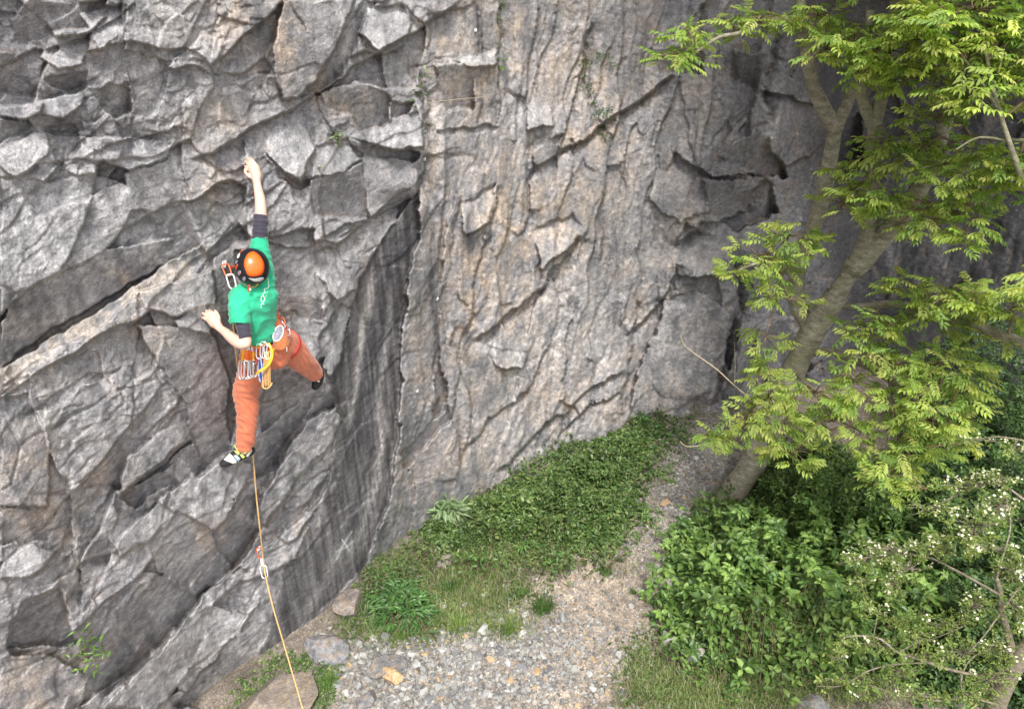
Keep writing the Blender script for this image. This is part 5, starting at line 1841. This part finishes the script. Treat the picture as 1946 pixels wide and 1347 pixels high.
P = loft([(478,541,5.17,.075,.06),(478,553,5.175,.135,.095),(478,575,5.22,.140,.112),(481,600,5.29,.134,.112),(489,622,5.37,.122,.105),(493,634,5.41,.122,.108),(494,639,5.425,.124,.11)])
P += chain([(497,545,5.21,.088),(498,515,5.205,.076),(494,482,5.178,.064),(491.5,451,5.155,.055)], 24, caps=False)
P += chain([(465,562,5.16,.09),(457,580,5.13,.076),(456,598,5.115,.068),(456.5,616,5.11,.067)], 24, caps=False)
P += chain([(507,560,5.22,.07),(510,585,5.28,.055),(508,606,5.34,.06)], 16)
shirt = fuse('t_shirt', P, .0065, M_SHIRT, climber, 4, fold_shirt)
P = chain([(494,460,5.165,.052),(494,440,5.15,.050),(495,425,5.14,.048),(495.5,409,5.14,.0455)], 16, caps=False)
fuse('undershirt_sleeve', P, .005, M_UNDER, climber, 2, lambda co: .005 * perlin(co @ RIGHT * 8, co @ UPV * 55, 520))
P = chain([(460,612,5.115,.047),(464,628,5.11,.045),(467,643,5.105,.0415)], 16, caps=False)
fuse('undershirt_sleeve', P, .005, M_UNDER, climber, 2, lambda co: .004 * perlin(co @ RIGHT * 8, co @ UPV * 60, 521))
P = loft([(499,634,5.43,.112,.098),(503,650,5.47,.135,.115),(507,668,5.51,.135,.115),(508,684,5.54,.09,.09)])
P += chain([(500,672,5.52,.125),(520,672,5.56,.115)], 10)
P += chain([(512,612,5.43,.070),(519,628,5.48,.085),(526,645,5.56,.105)], 16)
P += chain([(528,648,5.6,.112),(552,664,5.79,.104),(572,684,5.98,.088),(590,701,6.18,.070),(600,711,6.29,.060)], 40, caps=False)
P += chain([(488,668,5.52,.105),(480,700,5.62,.094),(469,735,5.74,.088),(468,752,5.79,.088),(470,785,5.85,.076),(468,822,5.93,.068),(465.5,845,5.985,.062),(465,851,6.0,.056)], 50, caps=False)
trou = fuse('trousers', P, .0075, M_TROUS, climber, 4, fold_trou)

# ---- helmet
hel_c = W(479.5, 508, 5.055)
HR = np.array([.1075, .122, .108])
bm = bmesh.new(); bmesh.ops.create_uvsphere(bm, u_segments=48, v_segments=32, radius=1.0)
for f in [f for f in bm.faces if f.calc_center_median().z > .45]:
    bm.faces.remove(f)
V = np.array([v.co[:] for v in bm.verts])
F = [[v.index for v in f.verts] for f in bm.faces]
bm.free()
Vw = hel_c + V[:, :1] * HR[0] * RIGHT + V[:, 1:2] * HR[1] * UPV + V[:, 2:3] * HR[2] * FWD
me = bpy.data.meshes.new('helmet'); me.from_pydata([tuple(a) for a in Vw], [], F)
me.polygons.foreach_set('use_smooth', [True] * len(me.polygons)); me.update()
helmet = mesh_obj('helmet', me, M_HELM, climber)
sol = helmet.modifiers.new('thickness', 'SOLIDIFY'); sol.thickness = .008; sol.offset = 1


def helmet_patch(name, poly, mat, lift, parent, thick=.003):
    """a plate following the shell"""
    from mathutils.geometry import tessellate_polygon
    P2 = np.array(poly, float)
    c = P2.mean(0)
    n = 24
    # resample the outline, then rings to the centre
    ring = spline(np.vstack([P2, P2[:1]]), n + 1)[:-1]
    V, F = [], []
    for s in (1, .75, .5, .25):
        for q in ring:
            V.append(c + (q - c) * s)
    V.append(c)
    V = np.array(V)
    for k in range(3):
        for j in range(n):
            F.append((k * n + j, k * n + (j + 1) % n, (k + 1) * n + (j + 1) % n, (k + 1) * n + j))
    for j in range(n):
        F.append((3 * n + j, 3 * n + (j + 1) % n, 4 * n))
    W3 = []
    for a, b in V:
        x = (a - 479.5) * 5.055 / FOC / HR[0]; y = -(b - 508) * 5.055 / FOC / HR[1]
        z = -math.sqrt(max(0.02, 1 - x * x - y * y))
        q = np.array([x, y, z])
        W3.append(hel_c + (q[0] * (HR[0] + lift)) * RIGHT + (q[1] * (HR[1] + lift)) * UPV + (q[2] * (HR[2] + lift)) * FWD)
    me = bpy.data.meshes.new(name); me.from_pydata([tuple(a) for a in W3], [], F)
    me.polygons.foreach_set('use_smooth', [True] * len(me.polygons)); me.update()
    o = mesh_obj(name, me, mat, parent)
    m = o.modifiers.new('thickness', 'SOLIDIFY'); m.thickness = thick; m.offset = 0
    return o


helmet_patch('crown_panel', [(488,481),(495,485),(502,493),(506.5,504),(506,516),(502,524),(492,527.5),(482,527),(478,518),(475,505),(477,494),(481,485)], M_ORANGE, .004, helmet)
helmet_patch('rear_badge', [(481,530.5),(492,531),(503,528),(502,532),(496,535.5),(487,535.5)], simple_mat('grey_badge', (.45, .46, .45), .4), .004, helmet)
for poly, mt in (([(458,484),(462.5,485),(462,493),(457.5,492)], M_WHITE), ([(455,511),(460,505),(462,507),(457,515)], M_OALU), ([(460,520),(466,517),(468,521),(462,526)], M_GREY), ([(462,522),(466,520),(467,523)], M_OALU),
                 ([(468,531),(473,528),(475,532),(470,536)], M_GREY), ([(455,500),(459,497),(460,501),(456,505)], M_GREY), ([(462,478),(470,474),(471,475.5),(463,480)], M_GREY)):
    helmet_patch('vent', poly, mt, .0025, helmet, .002)


def tube_obj(name, pts, r, mat, parent=None, seg=8, n=30, world=False, closed=False):
    Q = [np.array(p) for p in pts] if world else [W(*p) for p in pts]
    S = spline(Q, n)
    V, F = tube_arrays(S, r, seg)
    return mesh_obj(name, np_mesh(name, V, F, None, True), mat, parent)


tube_obj('strap', [(461,474,5.05),(453,486,5.06),(449,502,5.07),(449.5,518,5.08),(455,531,5.08)], .0045, M_OALU, helmet)
tube_obj('strap', [(474,541,5.02),(473,548,5.03),(471.5,554,5.04)], .006, M_OALU, helmet)
tube_obj('strap', [(490,540,5.03),(487,543,5.05),(484,546,5.09)], .0035, M_YEL, helmet)
tube_obj('buckle', [(475,548,5.03),(476,552,5.03)], .006, M_WHITE, helmet, n=4)

# ---- print on the shirt back
bs = bvh_of(shirt)


def print_stroke(pts, r, mat):
    S = spline([[a, b] for a, b in pts], 6 * len(pts))
    Q = [hit(bs, a, b, .0015) for a, b in S]
    Q = [q for q in Q if q is not None]
    if len(Q) > 3:
        V, F = tube_arrays(np.array(Q), r, 6)
        mesh_obj('shirt_print', np_mesh('shirt_print', V, F, None, True), mat, shirt)


print_stroke([(507,528),(510,531),(510,538),(511,544),(508,548),(505,549)], .0022, M_PRINT)
print_stroke([(504,548),(502,551),(504,556),(500,558),(501,562)], .0022, M_PRINT)
print_stroke([(497,563),(501,563.5),(503,570),(499,574),(496,570),(497,563)], .0026, M_PRINT)
print_stroke([(495,580),(499,577),(502,579)], .0020, M_PRINT)
print_stroke([(496,586),(497,582)], .0020, M_PRINT)
print_stroke([(507,558),(509,553)], .0022, M_LPRINT)
print_stroke([(504,566),(507,561)], .0020, M_LPRINT)
# neck, sleeve and bottom hems
def ring(name, c, A, B, a, b, r, mat, parent, squash=1.0, seg=8, n=40, arc=(0, 2 * math.pi)):
    th = np.linspace(arc[0], arc[1], n)
    Q = np.array(c) + np.cos(th)[:, None] * a * A + np.sin(th)[:, None] * b * B
    V, F = tube_arrays(Q, r, seg, cap=True)
    return mesh_obj(name, np_mesh(name, V, F, None, True), mat, parent)


def frame(p0, p1):
    T = W(*p1) - W(*p0); T /= np.linalg.norm(T)
    A = RIGHT - T * (T @ RIGHT); A /= np.linalg.norm(A)
    return T, A, np.cross(T, A)


def band(name, c, T, A, B, a, b, h, th_, mat, parent, tilt=0.0, n=44):
    """flat webbing hoop round an elliptic section, h high"""
    th = np.linspace(0, 2 * np.pi, n, endpoint=False)
    V = []
    for s, o in ((-1, 0), (1, 0), (1, th_), (-1, th_)):
        V.append(np.array(c) + np.cos(th)[:, None] * (a + o) * A + np.sin(th)[:, None] * (b + o) * B + (T * s * h / 2)[None] + (tilt * np.cos(th))[:, None] * T)
    V = np.array(V).transpose(1, 0, 2).reshape(-1, 3)
    F = [(i * 4 + k, i * 4 + (k + 1) % 4, ((i + 1) % n) * 4 + (k + 1) % 4, ((i + 1) % n) * 4 + k) for i in range(n) for k in range(4)]
    return mesh_obj(name, np_mesh(name, V, np.array(F)), mat, parent)


T, A, B = frame((508,675,5.52), (489,622,5.38))
har = band('harness_belt', W(498, 640, 5.44), T, A, B, .126, .112, .018, .006, M_BLACK, climber, tilt=-.006)
band('belt_padding', W(500, 646, 5.455), T, A, B, .131, .116, .024, .006, M_PINK, har, tilt=-.002)
band('belt_webbing', W(502, 652, 5.465), T, A, B, .138, .122, .016, .006, M_YEL, har, tilt=.002)
T2, A2, B2 = frame((469,735,5.74), (486,680,5.55))
band('leg_loop', W(482, 692, 5.60), T2, A2, B2, .101, .101, .03, .006, M_RED, har)
T3, A3, B3 = frame((572,684,5.98), (530,650,5.62))
A3 = UPV - T3 * (T3 @ UPV); A3 /= np.linalg.norm(A3); B3 = np.cross(T3, A3)
band('leg_loop', W(541, 655, 5.70), T3, A3, B3, .114, .114, .03, .006, M_RED, har)
tube_obj('gear_loop', [(474,646,5.36),(476,656,5.33),(490,661,5.31),(500,656,5.32),(504,648,5.34)], .004, M_ORW, har)
tube_obj('gear_loop', [(514,622,5.36),(520,630,5.36),(528,620,5.42),(522,596,5.42)], .004, M_BLACK, har)

# ---- shoes
sh = fuse('climbing_shoe', chain([(474,856,6.055,.044),(462,861,6.04,.047),(447,868,6.015,.047),(433,876,5.995,.040),(424,881,5.985,.028)], 30)
          + chain([(466,850,6.02,.046),(468,857,6.04,.046)], 8), .006, M_BLACK, climber, 3)
bsh = bvh_of(sh)


def shoe_patch(name, poly, mat, parent, b, lift=.003, n=8):
    P2 = np.array(poly, float)
    V, F = [], []
    for i in range(n + 1):
        for j in range(n + 1):
            s, t = i / n, j / n
            q = P2[0] * (1 - s) * (1 - t) + P2[1] * s * (1 - t) + P2[2] * s * t + P2[3] * (1 - s) * t
            h = hit(b, q[0], q[1], lift)
            V.append(h if h is not None else (V[-1] if V else W(q[0], q[1], 5.96)))
    for i in range(n):
        for j in range(n):
            a = i * (n + 1) + j
            F.append((a, a + n + 1, a + n + 2, a + 1))
    o = mesh_obj(name, np_mesh(name, np.array(V), np.array(F), None, True), mat, parent)
    m = o.modifiers.new('thickness', 'SOLIDIFY'); m.thickness = .003
    return o


shoe_patch('toe_panel', [(425,873),(437,861),(451,877),(446,882)], M_WHITE, sh, bsh, .004)
shoe_patch('toe_panel', [(444,866),(449,864),(457,871),(453,877)], M_LBLUE, sh, bsh, .003)
shoe_patch('strap', [(445,856),(450,852),(457,859),(453,864)], M_LIME, sh, bsh, .006)
shoe_patch('strap', [(456,864),(460,862),(466,868),(461,871)], M_LIME, sh, bsh, .006)
shoe_patch('strap', [(467,866),(477,853),(479,856),(471,868)], M_WHITE, sh, bsh, .004)
tube_obj('collar', [(446,846,5.99),(449,852,5.965),(457,858,5.955),(466,860,5.96),(474,856,5.975),(477,848,6.0)], .0045, M_LIME, sh)
tube_obj('sock', [(450,846,5.985),(456,853,5.975),(465,855.5,5.975),(473,852,5.985)], .012, M_BLACK, sh)
sr = fuse('climbing_shoe', chain([(605,706,6.32,.040),(605,716,6.34,.046),(602,727,6.365,.043),(599,734,6.38,.032)], 24), .006, M_BLACK, climber, 3)
bsr = bvh_of(sr)
for q in ([(598,716),(601,712),(609,717),(607,720)], [(599,722),(602,719),(608,724),(606,726)], [(607,705),(610,704),(611,711),(608,712)]):
    shoe_patch('strap', q, M_WHITE, sr, bsr, .003)
tube_obj('collar', [(594,716,6.30),(598,719,6.30),(603,717,6.31)], .004, M_LIME, sr)
# short dark hair at the nape, below the helmet rim
fuse('hair', [ball(hc - fd * .012 + fu * .012, (.084, .094, .088))], .008, simple_mat('brown_hair', (.05, .03, .018), .8, var=.3), climber, 1)


# ------------------------------------------------------------------ GEAR
def carabiner(name, top, bottom, width, mat, parent, r=.0048, side=RIGHT, gate=True):
    """D shaped snap link between two points (world)"""
    top, bottom = np.array(top), np.array(bottom)
    T = bottom - top; L = np.linalg.norm(T); T = T / L
    S = side - T * (T @ side); S /= np.linalg.norm(S)
    prof = [(-.25, .0), (.10, .02), (.42, .10), (.50, .25), (.46, .55), (.44, .78), (.28, .95), (0, 1.0), (-.30, .97), (-.48, .82), (-.50, .5), (-.50, .16), (-.42, .03)]
    Q = [top + S * a * width + T * b * L for a, b in prof]
    Q.append(Q[0])
    S_ = spline(Q, 44)
    V, F = tube_arrays(S_, r, 8)
    o = mesh_obj(name, np_mesh(name, V, F, None, True), mat, parent)
    return o


def webbing(name, pts, w_, mat, parent, world=True, n=16, side=RIGHT, th_=.003):
    S = spline(pts if world else [W(*p) for p in pts], n)
    T = np.gradient(S, axis=0); T /= np.linalg.norm(T, axis=1)[:, None]
    A = side - T * (T @ side)[:, None]; A /= np.linalg.norm(A, axis=1)[:, None]
    B = np.cross(T, A)
    V = np.stack([S + A * w_ / 2 + B * th_ / 2, S - A * w_ / 2 + B * th_ / 2, S - A * w_ / 2 - B * th_ / 2, S + A * w_ / 2 - B * th_ / 2], 1).reshape(-1, 3)
    F = [(i * 4 + k, i * 4 + (k + 1) % 4, (i + 1) * 4 + (k + 1) % 4, (i + 1) * 4 + k) for i in range(n - 1) for k in range(4)]
    F += [(3, 2, 1, 0), ((n - 1) * 4, (n - 1) * 4 + 1, (n - 1) * 4 + 2, (n - 1) * 4 + 3)]
    return mesh_obj(name, np_mesh(name, V, np.array(F)), mat, parent)


def quickdraw(a, m0, m1, b, mat_w, mat_c1, mat_c2, label, w_=.016, cw=.05, group=None, root_name='quickdraw', r=.0048, side=RIGHT):
    """upper link a..m0, dogbone m0..m1, lower link m1..b (pixel points with distance)"""
    pa, p0, p1, pb = W(*a), W(*m0), W(*m1), W(*b)
    root = empty(root_name, pa)
    tag(root, label, 'quickdraw', group)
    carabiner('carabiner', pa, p0, cw, mat_c1, root, r, side)
    webbing('sling', [p0 - (p1 - p0) * .06, (p0 + p1) / 2 - FWD * .004, p1 + (p1 - p0) * .06], w_, mat_w, root, side=side)
    carabiner('carabiner', p1, pb, cw * 1.08, mat_c2, root, r, side)
    return root


GD = 5.36
QD = [((464,650),(463,664),(460,686),(459,721),M_YEL,'leftmost quickdraw on the harness, on a yellow sling'),
      ((468,651),(468,664),(466,684),(465,719),M_ORW,'second quickdraw from the left on the harness, orange sling'),
      ((472,652),(472,664),(471,686),(470,720),M_ORW,'third quickdraw from the left on the harness, orange sling'),
      ((476,653),(476,665),(477,686),(476,719),M_ORW,'fourth quickdraw from the left on the harness, orange sling'),
      ((480,653),(481,666),(482,684),(483,716),M_YEL,'fifth quickdraw from the left on the harness, yellow sling'),
      ((484,653),(485,668),(487,690),(488,713),M_RED,'dark red quickdraw right of the orange and yellow ones on the harness')]
for i, (a, m0, m1, b, mt, lab) in enumerate(QD):
    dd = GD + .006 * (i % 3)
    sd_ = RIGHT * math.cos(.5 * (i % 3) - .4) + FWD * math.sin(.5 * (i % 3) - .4)
    quickdraw((*a, dd), (*m0, dd), (*m1, dd + .02), (*b, dd + .05), mt, M_ALU, M_ALU, lab, group='quickdraws racked on the harness', side=sd_, cw=.046)


def single(name, cat, label, pts=None):
    o = empty(name, pts)
    return tag(o, label, cat)


for (a, b, lab) in (((494,654),(493,682),'silver carabiner holding the blue cord on the harness'), ((502,650),(500,680),'large silver carabiner in the middle of the harness'), ((508,656),(509,682),'small silver carabiner above the tan cord on the harness')):
    c_ = carabiner('carabiner', W(*a, 5.33), W(*b, 5.35), .045, M_ALU, None, .005)
    tag(c_, lab, 'carabiner')
root = single('cord_bundle', 'cord', 'doubled blue cord bundle hanging from the back of the harness', W(494, 680, 5.36))
for k in range(5):
    x = 491 + k * 2.2
    tube_obj('cord', [(494 + k * .3, 678, 5.35), (x, 696, 5.37 - .006 * (k % 2)), (x + 1 + 1.2 * math.sin(k), 714, 5.39), (495 + k * 1.6, 726, 5.40)], .0052, M_BLUE if k % 3 else M_LBLUE, root, seg=6, n=14)
root = single('cord_bundle', 'cord', 'long tan cord folded into loops hanging below the harness', W(505, 668, 5.36))
for k in range(6):
    x = 501 + k * 2.2
    tube_obj('cord', [(503 + k * 1.3, 668, 5.34), (x + .5, 690, 5.36), (x + (k - 2.5) * .5, 715, 5.385), (x - 1 + (k - 2.5) * .9, 735, 5.40)], .0034, M_TANC, root, seg=6, n=14)
tube_obj('cord', [(499,730,5.39),(501,737,5.39),(508,738,5.39),(515,732,5.39),(517,727,5.39)], .0048, M_TANC, root, seg=6)
o = webbing('sling', [(510,652,5.33),(516,664,5.33),(517,676,5.34),(512,690,5.35),(505,698,5.33),(495,704,5.32),(487,711,5.34)], .017, M_YEL, None, world=False, n=30)
tag(o, 'broad yellow sling looping below the harness across the cords', 'sling')
o = webbing('sling', [(484,655,5.34),(488,662,5.34),(489,676,5.36),(490,694,5.38)], .016, M_RED, None, world=False, n=14)
tag(o, 'dark red sling beside the blue cord', 'sling')
o = webbing('sling', [(478,656,5.33),(484,660,5.33),(492,656,5.33),(498,650,5.34)], .010, M_GRN, None, world=False, n=14)
tag(o, 'green sling tied along the back gear loop', 'sling')
# right hip rack
for i, (a, m0, m1, b, mt, mc, lab) in enumerate((((519,588),(527,598),(532,604),(539,616),M_ORW,M_OALU,'orange quickdraw highest on the right hip'),
                                   ((518,594),(525,604),(530,612),(540,624),M_WHITE,M_ALU,'white quickdraw on the right hip above the chalk bag'),
                                   ((533,606),(540,616),(545,626),(547,638),M_RED,M_ALU,'red quickdraw hanging behind the chalk bag'))):
    dd = 5.42 + .03 * i
    quickdraw((*a, dd), (*m0, dd), (*m1, dd), (*b, dd), mt, mc, mc, lab, cw=.036, w_=.013, group='quickdraws on the right hip', r=.004)
# chalk bag
cb = single('chalk_bag', 'chalk bag', 'rust orange chalk bag with a grey fleece mouth on the right hip', W(536, 650, 5.42))
S0, S1 = W(529, 634, 5.33), W(537, 662, 5.40)
ax = (S1 - S0) / np.linalg.norm(S1 - S0)
nrm = -FWD * .80 + UPV * .45 - RIGHT * .40; nrm /= np.linalg.norm(nrm)
rows = []
nrow, sg = 14, 28
Vb = []
for i in range(nrow):
    t = i / (nrow - 1)
    c = S0 * (1 - t) + S1 * t
    axis = nrm * (1 - t) - ax * t; axis /= np.linalg.norm(axis)
    A_ = RIGHT - axis * (axis @ RIGHT); A_ /= np.linalg.norm(A_)
    B_ = np.cross(axis, A_)
    ra = .040 + .012 * math.sin(min(1, t * 1.6) * 1.5) - (.042 * max(0, t - .82) / .18)
    rb = .060 - .006 * t - (.046 * max(0, t - .82) / .18)
    for j in range(sg):
        th = 2 * math.pi * j / sg
        w_ = 1 + .05 * math.sin(5 * th + i * .7) * (.3 + t)
        Vb.append(c + (A_ * math.cos(th) * ra + B_ * math.sin(th) * rb) * w_)
Vb = np.array(Vb)
Fb = np.array([(i * sg + j, i * sg + (j + 1) % sg, (i + 1) * sg + (j + 1) % sg, (i + 1) * sg + j) for i in range(nrow - 1) for j in range(sg)])
Vb = np.vstack([Vb, S1 + ax * .004])
Fb = np.vstack([Fb, [((nrow - 1) * sg + j, (nrow - 1) * sg + j + 1, (nrow - 1) * sg + (j + 2) % sg, len(Vb) - 1) for j in range(0, sg, 2)]])
mesh_obj('pouch', np_mesh('pouch', Vb, Fb, None, True), M_CHALKO, cb)
A_ = RIGHT - nrm * (nrm @ RIGHT); A_ /= np.linalg.norm(A_); B_ = np.cross(nrm, A_)
ring('rim', S0 + nrm * .002, A_, B_, .041, .061, .0035, M_WHITE, cb)
Vd = [S0 - nrm * .020]
for rr_ in (.45, .8, 1.0):
    for j in range(20):
        th = 2 * math.pi * j / 20
        Vd.append(S0 - nrm * (.020 * (1 - rr_ ** 2)) + (A_ * math.cos(th) * .040 + B_ * math.sin(th) * .060) * rr_)
Fd = [(0, 1 + j, 1 + (j + 1) % 20, 0) for j in range(0)]
Vd = np.array(Vd)
fd_ = []
for j in range(0, 20, 2):
    fd_.append((0, 1 + j, 1 + j + 1, 1 + (j + 2) % 20))
for k in range(2):
    for j in range(20):
        fd_.append((1 + k * 20 + j, 1 + (k + 1) * 20 + j, 1 + (k + 1) * 20 + (j + 1) % 20, 1 + k * 20 + (j + 1) % 20))
mesh_obj('lining', np_mesh('lining', Vd, np.array(fd_), None, True), M_GREY, cb)
tube_obj('drawcord', [(541,652,5.35),(545,660,5.36),(545,668,5.37)], .002, M_WHITE, cb, seg=6)


# ------------------------------------------------------------------ ROPE, DRAWS ON THE ROCK, BOLTS
def bolt(u, v, label, sc=1.0, d=None):
    d = (wall_d(u, v) - .012) if d is None else d
    c = W(u, v, d)
    root = empty('bolt_hanger', c)
    tag(root, label, 'bolt', 'bolts fixed in the cliff')
    V, F = tube_arrays(np.array([c + FWD * .03, c - FWD * .012]), .0075 * sc, 8)
    mesh_obj('bolt', np_mesh('bolt', V, F, None, True), M_STEEL, root)
    S_ = [c + UPV * .016 * sc, c - FWD * .008, c - UPV * .022 * sc - FWD * .012, c - UPV * .040 * sc - FWD * .03]
    webbing('plate', S_, .030 * sc, M_STEEL, root, n=8, th_=.004)
    return root


bolt(427, 499, 'bolt hanger holding the orange quickdraw beside the helmet', 1.0, wall_d(427, 499) - .02)
bolt(492, 1040, 'bolt hanger holding the white quickdraw low on the slab', 1.0, wall_d(492, 1040) - .02)
for (a, b, lab) in ((904,57,'bolt hanger in the brown block near the top edge'), (807,301,'bolt hanger at the right end of the undercut ledge'), (921,449,'bolt hanger on the tan pillar right of the slab'),
                    (831,566,'bolt hanger in the dark groove beside the slab'), (793,741,'bolt hanger low in the hollow right of the slab'), (1466,262,'bolt hanger on the dark cliff just left of the ash')):
    bolt(a, b, lab, .7)
d1 = min(wall_d(428, 502), wall_d(434, 520)) - .05
quickdraw((427,502,d1), (436,524,d1-.01), (436,521,d1-.01), (444,548,d1-.03), M_WHITE, M_OALU, M_WHITE, 'orange and white quickdraw clipped to the bolt beside the helmet', cw=.045, w_=.016)
o = webbing('sling', [(438,508,d1-.02),(443,506,d1-.03),(449,505,d1-.02)], .016, M_OALU, None, world=False, n=8)
tag(o, 'short orange sling between quickdraw and helmet edge', 'sling')
d2 = wall_d(493, 1048) - .06
quickdraw((492,1040,d2), (497,1060,d2), (499,1074,d2-.02), (505,1098,d2-.04), M_WHITE, M_OALU, M_ALU, 'orange and white quickdraw holding the rope low on the slab', cw=.050, w_=.018)
rp = []
for (a, b, off) in ((497,650,.0),(470,600,.0),(446,548,.0)):
    pass
path = [(500,650,5.60),(478,610,5.42),(447,550,d1-.02),(443,590,5.22),(444,625,5.35),(452,700,5.62),(466,780,5.98),(478,850,6.18),(482,880,6.22),(487,940,6.38),(494,1005,6.52),(500,1060,d2-.03),(504,1090,d2-.045),(518,1150,6.62),(540,1225,6.68),(562,1300,6.70),(580,1360,6.70),(610,1440,6.66)]
pp = []
for a, b, d in path:
    lim = wall_d(a, b) - .025 if b < 1150 else 99
    pp.append(W(a, b, min(d, lim)))
gend = pp[-1].copy(); gend[2] = 0.02; gend[0] += .1
pp.append(gend)
S_ = spline(pp, 220)
V, F = tube_arrays(S_, .0062, 8)
tag(mesh_obj('climbing_rope', np_mesh('climbing_rope', V, F, None, True), M_ROPE), 'tan climbing rope running down from the climber through the quickdraw on the slab', 'rope')
